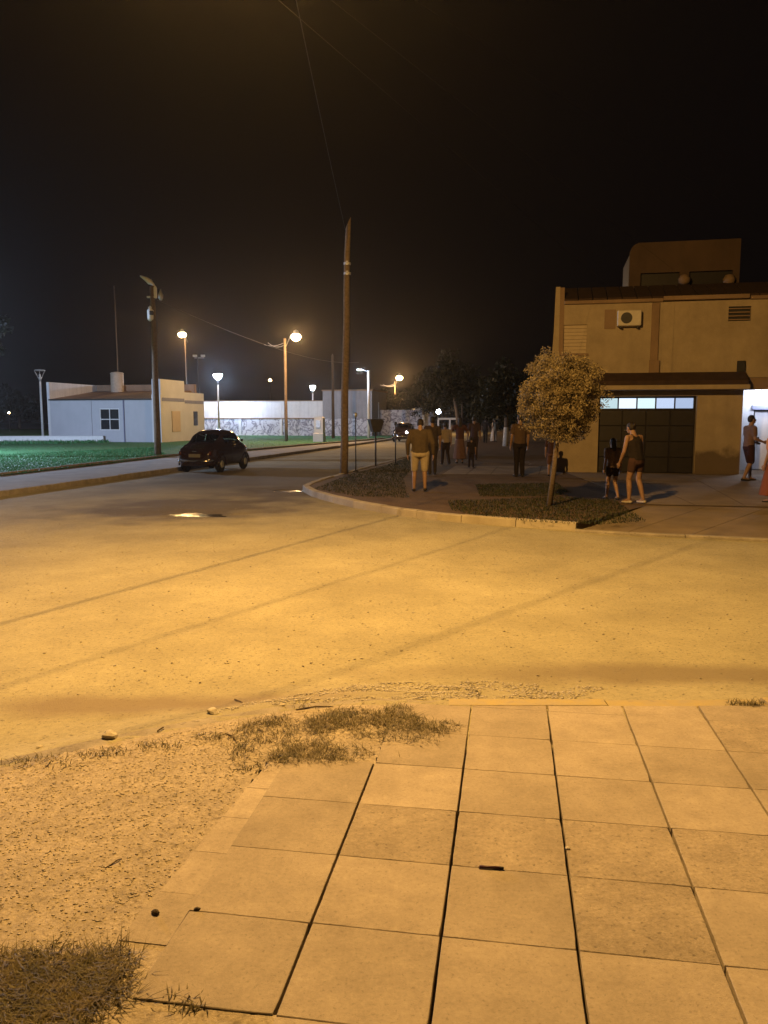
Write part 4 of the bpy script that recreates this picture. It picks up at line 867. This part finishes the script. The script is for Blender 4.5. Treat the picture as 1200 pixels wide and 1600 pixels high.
# ================================================================== SMALL CAR
def build_car(label, loc, rot, lit=False, group=None):
    t = thing('small_car', label, 'car', loc, rot, group)
    Ln = 3.25
    K = [0, .06, .25, .55, .80, 1.05, 1.35, 1.75, 2.05, 2.3, 2.55, 2.8, 3.02, 3.19, 3.25]
    ZT = [.62, .74, .86, .97, 1.13, 1.29, 1.375, 1.40, 1.365, 1.25, 1.01, .92, .84, .72, .60]
    ZB = [.66, .74, .82, .875, .89, .90, .90, .90, .90, .895, .89, .86, .80, .70, .60]
    WB = [.44, .55, .63, .675, .69, .695, .70, .70, .70, .695, .68, .65, .60, .52, .42]
    WT = [.24, .30, .38, .44, .47, .50, .515, .52, .515, .50, .47, .42, .36, .28, .20]
    def ip(a, y): 
        x = np.array(K); return float(np.interp(y, x, a))
    def sm(a, y): return (ip(a, y - .05) + 2 * ip(a, y) + ip(a, y + .05)) / 4
    def section(y, q):      # q: -1..1 across from left sill over the roof to right sill
        s = 1 if q >= 0 else -1; q = abs(q); zt, zb, wb, wt = sm(ZT, y), min(sm(ZB, y), sm(ZT, y)), sm(WB, y), sm(WT, y)
        P = [(0, zt), (wt * .55, zt - .008), (wt * .9, zt - .045), (wt + (wb - wt) * .18, zt - .045 - (zt - zb) * .12), (wb - .075, zb + .03 * (zt - zb > .1)), (wb - .02, zb - .03), (wb, zb - .14), (wb + .01, .52), (wb - .01, .36), (wb - .06, .24)]
        qs = [0, .14, .26, .32, .56, .62, .72, .82, .92, 1.0]
        x = np.interp(q, qs, [p[0] for p in P]); z = np.interp(q, qs, [p[1] for p in P]); return Vector((s * x, y, max(z, .22)))
    def patch(ys, qs, off=0.0):
        b = MB(); g = [[None] * len(qs) for _ in ys]
        for i, y in enumerate(ys):
            for j, q in enumerate(qs):
                p = section(y, q)
                if off:
                    n = (section(min(y + .03, Ln), q) - section(max(y - .03, 0), q)).cross(section(y, min(q + .02, 1)) - section(y, max(q - .02, -1)))
                    n = n.normalized() if n.length > 1e-9 else Vector((0, 0, 1)); c = Vector((0, Ln / 2, .7))
                    if n.dot(p - c) < 0: n = -n
                    p = p + n * off
                g[i][j] = b.bm.verts.new(p)
        for i in range(len(ys) - 1):
            for j in range(len(qs) - 1): b.bm.faces.new((g[i][j], g[i + 1][j], g[i + 1][j + 1], g[i][j + 1]))
        return b, g
    ys = list(np.linspace(0, Ln, 54)); qs = list(np.linspace(-1, 1, 49))
    WIN = [(.60, .96, -.27, .27), (2.16, 2.50, -.27, .27)] + [(y0, y1, min(s_ * .34, s_ * .54), max(s_ * .34, s_ * .54)) for s_ in (-1, 1) for y0, y1 in ((1.02, 1.42), (1.48, 2.12))]
    b, g = patch(ys, qs)
    dead = [f_ for k_, f_ in enumerate(b.bm.faces) if any(w_[0] < (ys[k_ // (len(qs) - 1)] + ys[k_ // (len(qs) - 1) + 1]) / 2 < w_[1] and w_[2] < (qs[k_ % (len(qs) - 1)] + qs[k_ % (len(qs) - 1) + 1]) / 2 < w_[3] for w_ in WIN)]
    bmesh.ops.delete(b.bm, geom=dead, context='FACES_ONLY')
    b.bm.faces.new([v for v in g[0]]); b.bm.faces.new([v for v in g[-1]][::-1])
    for i in range(len(ys) - 1): b.bm.faces.new((g[i][0], g[i][-1], g[i + 1][-1], g[i + 1][0]))
    body = b.build('body', M['paint'], t, True)
    # windows as slightly proud panes
    def pane(name, ya, yb, qa, qb, n=8):
        bb, _ = patch(list(np.linspace(ya, yb, n)), list(np.linspace(qa, qb, n)), .006); o = bb.build(name, M['carglass'], t, True); return o
    pane('rear_window', .60, .96, -.27, .27); bb, _ = patch([.575, .595], list(np.linspace(-.27, .27, 8)), .012); bb.build('window_trim', M['chrome'], t); pane('windshield', 2.16, 2.50, -.27, .27)
    for s in (-1, 1):
        pane('side_window', 1.02, 1.42, s * .34, s * .54); pane('side_window', 1.48, 2.12, s * .34, s * .54)
        for y in (1.45, 2.32):
            bb, _ = patch([y, y + .012], list(np.linspace(s * .55, s * .93, 10)), .003); bb.build('door_seam', M['black'], t)
        c = section(1.58, s * .66); MB().box((c.x - .012, 1.52, c.z - .012), (c.x + s * .02 + .012, 1.66, c.z + .012), .004).build('door_handle', M['chrome'], t)
        c = section(.10, s * .62); MB().lathe([(.03, -.07), (.05, -.04), (.05, .04), (.03, .07)], (c.x * .95, .045, c.z - .08), 10).build('tail_light', M['taillamp'], t, True)
        c = section(3.12, s * .62); h_ = MB(); bmesh.ops.create_uvsphere(h_.bm, u_segments=12, v_segments=8, radius=.09, matrix=Matrix.Translation((s * .42, 3.13, .70))); h_.build('headlight', GLOW_W if lit and s < 0 else M['galv'], t, True)
        m_ = section(2.2, s * .52); mr = MB().box((s * .70 - .04 + s * .06, 2.12, .98), (s * .70 + .04 + s * .06, 2.17, 1.06), .01).build('wing_mirror', M['chrome'], t)
        for y in (.62, 2.62):
            wh_ = MB(); Mx = Matrix.Translation((s * .60, y, .275)) @ Matrix.Rotation(math.pi / 2, 4, 'Y')
            bmesh.ops.create_cone(wh_.bm, cap_ends=True, segments=22, radius1=.275, radius2=.275, depth=.15, matrix=Mx)
            bmesh.ops.bevel(wh_.bm, geom=[e for e in wh_.bm.edges if len(e.link_faces) == 2 and e.calc_face_angle(0) > 1], offset=.03, segments=2, affect='EDGES')
            wo_ = wh_.build('wheel', M['black'], t)
            hc = MB(); bmesh.ops.create_cone(hc.bm, cap_ends=True, segments=18, radius1=.13, radius2=.10, depth=.03, matrix=Matrix.Translation((s * .685, y, .275)) @ Matrix.Rotation(s * math.pi / 2, 4, 'Y')); hc.build('hubcap', M['galv'], wo_)
            ar = MB(); ar.tube([(s * .69, y + .31 * math.cos(a), .27 + .31 * math.sin(a)) for a in np.linspace(-.1, math.pi + .1, 14)], .03, 6); ar.build('wheel_arch', M['paint'], t, True)
    MB().tube([(-.62, .12, .42), (-.5, -.03, .42), (0, -.06, .42), (.5, -.03, .42), (.62, .12, .42)], .035, 8).build('rear_bumper', M['chrome'], t, True)
    MB().tube([(-.6, 3.12, .42), (-.45, 3.28, .42), (.45, 3.28, .42), (.6, 3.12, .42)], .035, 8).build('front_bumper', M['chrome'], t, True)
    for sx in (-.32, .32): MB().box((sx - .2, 1.5, .3), (sx + .2, 1.95, .52), .04).box((sx - .2, 1.40, .45), (sx + .2, 1.52, 1.02), .04).build('seat', M['black'], t)
    MB().box((-.5, .85, .35), (.5, 1.0, .92), .04).build('rear_seat', M['black'], t)
    MB().box((-.2, -.012, .52), (.2, .02, .63), .004).build('number_plate', M['plate'], t)
    MB().box((-.08, -.02, .70), (.08, .06, .735), .008).build('plate_lamp', M['chrome'], t)
    b = MB()
    for k in range(4): 
        c = section(.16 + .07 * k, 0); b.box((-.24, c.y - .012, c.z - .01), (.24, c.y + .012, c.z + .008))
    b.build('engine_vents', M['black'], t)
    return t
cb_ = (G(301, 740, -.12) + G(345, 737.5, -.12)) / 2
car_rot = -RA
build_car('small dark rounded car parked beside the lawn', (cb_.x - .32, cb_.y - .3, -.125), car_rot)
p = G(634, 691, -.12); build_car('small oncoming car far up the street with one headlight lit', (p.x + .3, p.y + 3.2, -.12), math.pi - RA, lit=True)

# ================================================================== PEOPLE
ICO = None
def hull_add(bm, parts):
    global ICO
    if ICO is None:
        tb_ = bmesh.new(); bmesh.ops.create_icosphere(tb_, subdivisions=2, radius=1); ICO = [v.co.copy() for v in tb_.verts]; tb_.free()
    for c, rad in parts:
        c = Vector(c); rad = rad if isinstance(rad, (tuple, list)) else (rad,) * 3
        for q in ICO: bm.verts.new(Vector((q.x * rad[0], q.y * rad[1], q.z * rad[2])) + c)
    bmesh.ops.convex_hull(bm, input=bm.verts[:], use_existing_faces=False)
    dead = [v for v in bm.verts if not v.link_faces]
    bmesh.ops.delete(bm, geom=dead, context='VERTS')
def remeshed(name, groups, voxel, smooth=2):
    bm = bmesh.new()
    for g in groups:
        b2 = bmesh.new(); hull_add(b2, g); me_ = bpy.data.meshes.new('tmp'); b2.to_mesh(me_); b2.free(); bm.from_mesh(me_); bpy.data.meshes.remove(me_)
    me = bpy.data.meshes.new(name); bm.to_mesh(me); bm.free()
    o = bpy.data.objects.new(name, me); COL.objects.link(o)
    r = o.modifiers.new('r', 'REMESH'); r.mode = 'VOXEL'; r.voxel_size = voxel; r.use_smooth_shade = True
    s = o.modifiers.new('s', 'SMOOTH'); s.iterations = smooth; s.factor = .5
    dg = bpy.context.evaluated_depsgraph_get(); out = bpy.data.meshes.new_from_object(o.evaluated_get(dg)); bpy.data.objects.remove(o)
    for p_ in out.polygons: p_.use_smooth = True
    return out
def person(label, loc, heading, height, top, bottom, sleeve='short', legs='shorts', pose=None, bulk=1.0, hair='short', shoes=(.03, .025, .02), group=None, carry=None):
    pose = pose or {}; t = thing('person', label, 'person', loc, heading, group); sc = height / 1.72
    lean = pose.get('lean', 0.0); piv = Vector((0, 0, .93)); Rl = Matrix.Rotation(-lean, 3, 'X')
    def up(p): return piv + Rl @ (Vector(p) - piv)
    B = bulk
    pel, wst, chs, shl, nek = (0, 0, .94), (0, 0, 1.08), (0, .005, 1.28), (0, -.01, 1.40), (0, .0, 1.49)
    head = Vector((0, .02, 1.61)); hdip = pose.get('head', 0.0); nk = Vector((0, .0, 1.50)); head = nk + Matrix.Rotation(-hdip, 3, 'X') @ (head - nk)
    body = [[(pel, (.150 * B, .115 * B, .10)), (up(wst), (.130 * B, .105 * B, .10))], [(up(wst), (.130 * B, .105 * B, .10)), (up(chs), (.160 * B, .115 * B, .12))], [(up(chs), (.150 * B, .110 * B, .10)), (up((-.13, -.01, 1.40)), .06), (up((.13, -.01, 1.40)), .06)],
            [(up((0, -.005, 1.40)), .075), (up(nek), .056), (up((0, .012, 1.55)), .054)], [(up(head + Vector((0, -.012, .03))), (.076, .092, .09)), (up(head + Vector((0, .022, -.045))), (.058, .066, .068))],
            [(up(head + Vector((0, .093, .012))), .010), (up(head + Vector((0, .112, -.022))), .013)], [(up(head + Vector((-.02, .083, -.058))), .010), (up(head + Vector((.02, .083, -.058))), .010)]]
    for s in (-1, 1): body.append([(up(head + Vector((s * .076, -.005, -.0))), (.010, .02, .032))])
    AR = pose.get('arms', {}); LG = pose.get('legs', {}); shirt = [[(pel[:2] + (.93,), (.170 * B, .135 * B, .05)), (up(wst), (.158 * B, .130 * B, .09))], [(up(wst), (.158 * B, .130 * B, .09)), (up(chs), (.182 * B, .138 * B, .12))], [(up(chs), (.172 * B, .130 * B, .10)), (up((-.14, -.01, 1.405)), .068), (up((.14, -.01, 1.405)), .068)]]
    if sleeve == 'tank': shirt[-1] = [(up(chs), (.166 * B, .128 * B, .10)), (up((-.10, -.01, 1.41)), .055), (up((.10, -.01, 1.41)), .055)]
    pants = [[((0, 0, .97), (.160 * B, .125 * B, .06)), ((0, 0, .86), (.168 * B, .130 * B, .08))]]
    shoe = []
    for s in (-1, 1):
        k = 'L' if s < 0 else 'R'
        sh = Vector((s * .185 * (B * .5 + .5), -.01, 1.395)); el, wr = AR.get(k, ((s * .235, -.03, 1.11), (s * .245, .05, .87))); el = Vector(el); wr = Vector(wr)
        if not AR.get(k + 'abs'): sh, el, wr = up(sh), up(el), up(wr)
        body += [[(sh, .055), (el, .040)], [(el, .041), (el.lerp(wr, .3), .041), (wr, .027)]]
        d = (wr - el).normalized(); side = d.cross(Vector((0, 1, 0))); side = side.normalized() if side.length > .1 else Vector((1, 0, 0)); fw = side.cross(d).normalized()
        pm = wr + d * .085; body.append([(wr + d * .02, .024), (pm + fw * .022, .017), (pm - fw * .026, .017)])
        for f_, (o_, ln) in enumerate([(.030, .062), (.011, .075), (-.009, .070), (-.029, .055)]):
            a_ = pm + fw * o_ * .95; m_ = a_ + d * ln * .55 - side * s * .006; e_ = a_ + d * ln - side * s * .024; body += [[(a_, .0095), (m_, .009)], [(m_, .009), (e_, .0075)]]
        th0 = wr + d * .035 + fw * .026; th1 = th0 + d * .032 + fw * .024; body += [[(th0, .013), (th1, .010)], [(th1, .010), (th1 + d * .03, .008)]]
        if sleeve == 'long': shirt += [[(sh, .075), (el, .060)], [(el, .060), (el.lerp(wr, .92), .044)]]
        elif sleeve == 'short': shirt += [[(sh, .074), (sh.lerp(el, .62), .064)]]
        hp = Vector((s * .088 * B, 0, .90)); kn, an = LG.get(k, ((s * .10, .02, .50), (s * .105, -.01, .085))); kn = Vector(kn); an = Vector(an)
        body += [[(hp, .088 * (B * .5 + .5)), (kn, .056)], [(kn, .057), (kn.lerp(an, .35) + Vector((0, -.015, 0)), .054), (an, .036)], [(an, .036), (an + Vector((s * .012, .13, -.045)), (.038, .04, .022))]]
        if legs == 'shorts': pants += [[(hp, .105 * (B * .5 + .5)), (kn + Vector((0, 0, .03)), .088)]]
        elif legs == 'short shorts': pants += [[(hp, .102 * (B * .5 + .5)), (hp.lerp(kn, .45), .088)]]
        elif legs == 'trousers': pants += [[(hp, .103 * (B * .5 + .5)), (kn, .076)], [(kn, .076), (an + Vector((0, 0, .0)), .062)]]
        shoe.append([(an + Vector((0, -.035, -.045)), (.042, .045, .035)), (an + Vector((s * .014, .145, -.055)), (.043, .045, .028))])
    if legs == 'skirt': pants += [[((0, 0, .95), (.16 * B, .13 * B, .05)), ((0, 0, .55), (.24 * B, .20 * B, .02)), ((0, 0, .42), (.26 * B, .22 * B, .02))]]
    if legs == 'long skirt': pants += [[((0, 0, .95), (.16 * B, .13 * B, .05)), ((0, 0, .18), (.27 * B, .25 * B, .02))]]
    def add(name, groups, vox, m, sm=2):
        o = link(name, remeshed(name, groups, vox, sm), m, t); o.scale = (sc, sc, sc); return o
    add('body', body, .010, M['skin'], 1); add('shirt', shirt, .014, cloth(top)); add({'skirt': 'skirt', 'long skirt': 'skirt', 'trousers': 'trousers'}.get(legs, 'shorts'), pants, .014, cloth(bottom)); cs_ = cloth(shoes); [add('shoe', [g_], .012, cs_) for g_ in shoe]
    hr = [[(up(head + Vector((0, -.028, .05))), (.086, .094, .088)), (up(head + Vector((0, -.055, .0))), (.080, .062, .07))]]
    if hair == 'long': hr += [[(up(head + Vector((0, -.06, 0))), (.082, .055, .07)), (up(head + Vector((0, -.085, -.24))), (.075, .035, .05))]]
    if hair == 'bun': hr += [[(up(head + Vector((0, -.12, .05))), .045)]]
    add('hair', hr, .012, M['hair'])
    for s in (-1, 1):
        e = MB(); bmesh.ops.create_uvsphere(e.bm, u_segments=8, v_segments=6, radius=.011, matrix=Matrix.Translation(up(head + Vector((s * .03, .083, .015))))); o = e.build('eye', M['black'], t, True); o.scale = (sc,) * 3
    return t
def feet(px, py): return G(px, py)
walkA = {'L': ((-.09, .10, .50), (-.10, .14, .085)), 'R': ((.09, .03, .50), (.10, -.16, .10))}
walkB = {'R': ((.09, .10, .50), (.10, .14, .085)), 'L': ((-.09, .03, .50), (-.10, -.16, .10))}
PG = 'people walking on the far corner'
person('broad person in an olive long sleeved shirt and cream shorts walking away', feet(656, 768), -.05, 1.66, (.075, .054, .033), (.36, .295, .21), 'long', 'shorts', {'lean': .12, 'head': .5, 'legs': {'L': ((-.13, .06, .50), (-.14, .02, .085)), 'R': ((.11, .0, .50), (.12, -.10, .10))}, 'arms': {'L': ((-.29, -.05, 1.13), (-.29, .08, .88)), 'R': ((.30, -.05, 1.13), (.31, .06, .88))}}, 1.28, group=PG)
person('person in dark clothes half hidden behind the cream shorts', feet(675, 742), .1, 1.68, (.05, .035, .03), (.04, .03, .026), 'short', 'trousers', {'legs': walkB}, 1.1, group=PG)
person('woman in a pale loose top and dark trousers seen from behind', feet(696, 726), .25, 1.48, (.33, .26, .19), (.025, .015, .012), 'short', 'trousers', {'lean': .15, 'legs': walkA, 'arms': {'L': ((-.28, -.02, 1.15), (-.36, .12, 1.0))}}, 1.15, 'bun', group=PG)
person('woman in a long dull red dress with arms bent up', feet(718, 724), .0, 1.66, (.075, .03, .022), (.14, .075, .05), 'short', 'long skirt', {'arms': {'L': ((-.32, .02, 1.22), (-.28, .20, 1.36)), 'R': ((.30, 0, 1.16), (.22, .2, 1.2))}}, 1.0, 'long', group=PG)
person('adult in dark purple clothes behind a small child', feet(740, 719), -.05, 1.70, (.06, .035, .035), (.05, .03, .028), 'short', 'trousers', {'legs': walkB}, 1.0, group=PG)
person('small child in black walking in front of the adult in purple', feet(736, 731), .0, 1.02, (.02, .012, .010), (.02, .012, .01), 'short', 'trousers', {'legs': walkA}, 1.12, group=PG)
person('far pale clad person standing at the street end', feet(773, 690), .4, 1.60, (.52, .42, .30), (.48, .38, .27), 'short', 'trousers', {}, .95, group=PG)
person('far dark clad person left of the pale clad one', feet(758, 692), -.3, 1.64, (.06, .045, .035), (.05, .04, .03), 'short', 'trousers', {'legs': walkA}, 1.0, group=PG)
person('man in a brown shirt and black trousers left of the round tree', feet(811, 745), .15, 1.76, (.095, .06, .04), (.016, .010, .010), 'short', 'trousers', {'legs': {'L': ((-.08, .02, .5), (-.085, 0, .085)), 'R': ((.08, .02, .5), (.085, -.02, .085))}}, 1.12, group=PG)
person('child in dull red standing behind the tree trunk', feet(861, 744), -.3, 1.22, (.05, .022, .018), (.10, .05, .035), 'short', 'shorts', {}, 1.1, group=PG)
person('child in a grey top and dark skirt near the garage', feet(956, 781), .2, 1.25, (.22, .15, .11), (.022, .012, .012), 'short', 'short shorts', {'lean': .08, 'legs': walkA}, 1.1, 'long', group=PG)
person('woman in a black sleeveless top with bare arms and legs before the garage', feet(992, 787), .5, 1.60, (.018, .013, .012), (.06, .03, .026), 'tank', 'short shorts', {'lean': .22, 'head': .3, 'legs': {'L': ((-.10, .10, .50), (-.11, .06, .085)), 'R': ((.11, .03, .50), (.13, -.10, .09))}, 'arms': {'L': ((-.24, .08, 1.12), (-.22, .26, .92)), 'R': ((.24, .06, 1.12), (.22, .24, .95))}}, 1.06, 'bun', (.45, .40, .34), group=PG)
person('man in profile in a dull tee shirt and dark red shorts by the porch', feet(1167, 752), -1.45, 1.72, (.16, .10, .085), (.035, .012, .012), 'short', 'shorts', {'lean': .05, 'legs': walkA, 'arms': {'R': ((.22, .02, 1.12), (.20, .25, 1.06)), 'L': ((-.22, .02, 1.12), (-.18, .26, 1.04))}}, 1.0, group=PG)
person('person in a peach top and long rust skirt cut by the right edge', feet(1207, 786), .4, 1.52, (.46, .24, .15), (.19, .06, .03), 'short', 'long skirt', {}, 1.15, 'long', group=PG)

# ================================================================== SMALL THINGS NEAR THE VIEWER
p = G(768, 1356, .004); t = thing('pen', 'dark purple stub of a pen lying on a tile joint', 'pen', (p.x, p.y, .006), -.12)
MB().tube([(-.045, 0, 0), (.030, 0, 0)], .0055, 8).build('barrel', mat('purple_plastic', (.09, .04, .06), rough=.4), t, True); MB().tube([(.030, 0, 0), (.046, 0, 0)], [.0058, .0045], 8).build('tip', M['black'], t, True)
MB().tube([(-.048, 0, 0), (-.0452, 0, 0)], .004, 8).build('end_plug', mat('pale_plastic', (.4, .3, .25)), t)
def rock(label, px, py, s, m, zf=near_z, cat='stone'):
    p = G(px, py); b = MB(); bmesh.ops.create_icosphere(b.bm, subdivisions=2, radius=1)
    sd = random.random() * 50
    for v in b.bm.verts:
        k = 1 + .35 * noise.noise(v.co * 1.3 + Vector((sd, 0, 0))); v.co = Vector((v.co.x * s * 1.3 * k, v.co.y * s * .9 * k, v.co.z * s * .75 * k))
    tag(b.build('stone', m, None, False, (p.x, p.y, zf(p.x, p.y) + s * .15), random.random() * 3), label, cat)
rock('larger pale stone on the near left kerb', 172, 1147, .040, M['stone']); rock('flat pale stone half buried in the road dust', 333, 1101, .034, M['stone']); rock('small pale stone at the left road edge', 60, 1153, .016, M['stone'])
rock('pale crumb on a tile groove right of the pen', 887, 1326, .009, M['stone'], lambda x, y: 0.0); rock('brown clod at the corner of the border strip', 243, 1426, .013, M['soil'], lambda x, y: 0.0); rock('small clod on the leftmost tile joint', 308, 1421, .009, M['soil'], lambda x, y: 0.0); rock('pale pebble beside the dry grass patch', 440, 1098, .018, M['stone'])
def twig(label, a, b_, m=M['bark'], r=.004):
    p = G(*a); q = G(*b_); zz = near_z(p.x, p.y) + .008; mid = (p + q) / 2 + Vector((.01, .012, 0))
    tag(MB().tube([(p.x, p.y, zz), (mid.x, mid.y, zz + .006), (q.x, q.y, zz)], [r, r * .9, r * .5], 6).build('twig', m), label, 'twig')
twig('dry twig lying in the road dust above the left kerb', (366, 1072), (384, 1086)); twig('forked twig on the earth left of the grass patch', (352, 1145), (370, 1160)); twig('long twig lying along the kerb beside the grass', (462, 1108), (520, 1103), r=.005); twig('bent twig on the grit left of the tiles', (165, 1355), (190, 1340), r=.003); twig('short dark twig by the larger pale stone', (246, 1140), (256, 1134), r=.005)

# ================================================================== NIGHT HAZE
hb = MB(); hb.box((-242, -35, -1.6), (242, 244, 11.0)); hz_ = hb.build('haze', None); hz_['kind'] = 'stuff'
hm = bpy.data.materials.new('night_haze'); hm.use_nodes = True; n = hm.node_tree.nodes; n.clear(); pv = n.new('ShaderNodeVolumePrincipled'); oo = n.new('ShaderNodeOutputMaterial')
pv.inputs['Color'].default_value = (.95, .93, .92, 1); pv.inputs['Density'].default_value = HAZE; pv.inputs['Anisotropy'].default_value = .86
hm.node_tree.links.new(pv.outputs[0], oo.inputs['Volume']); hz_.data.materials.append(hm)
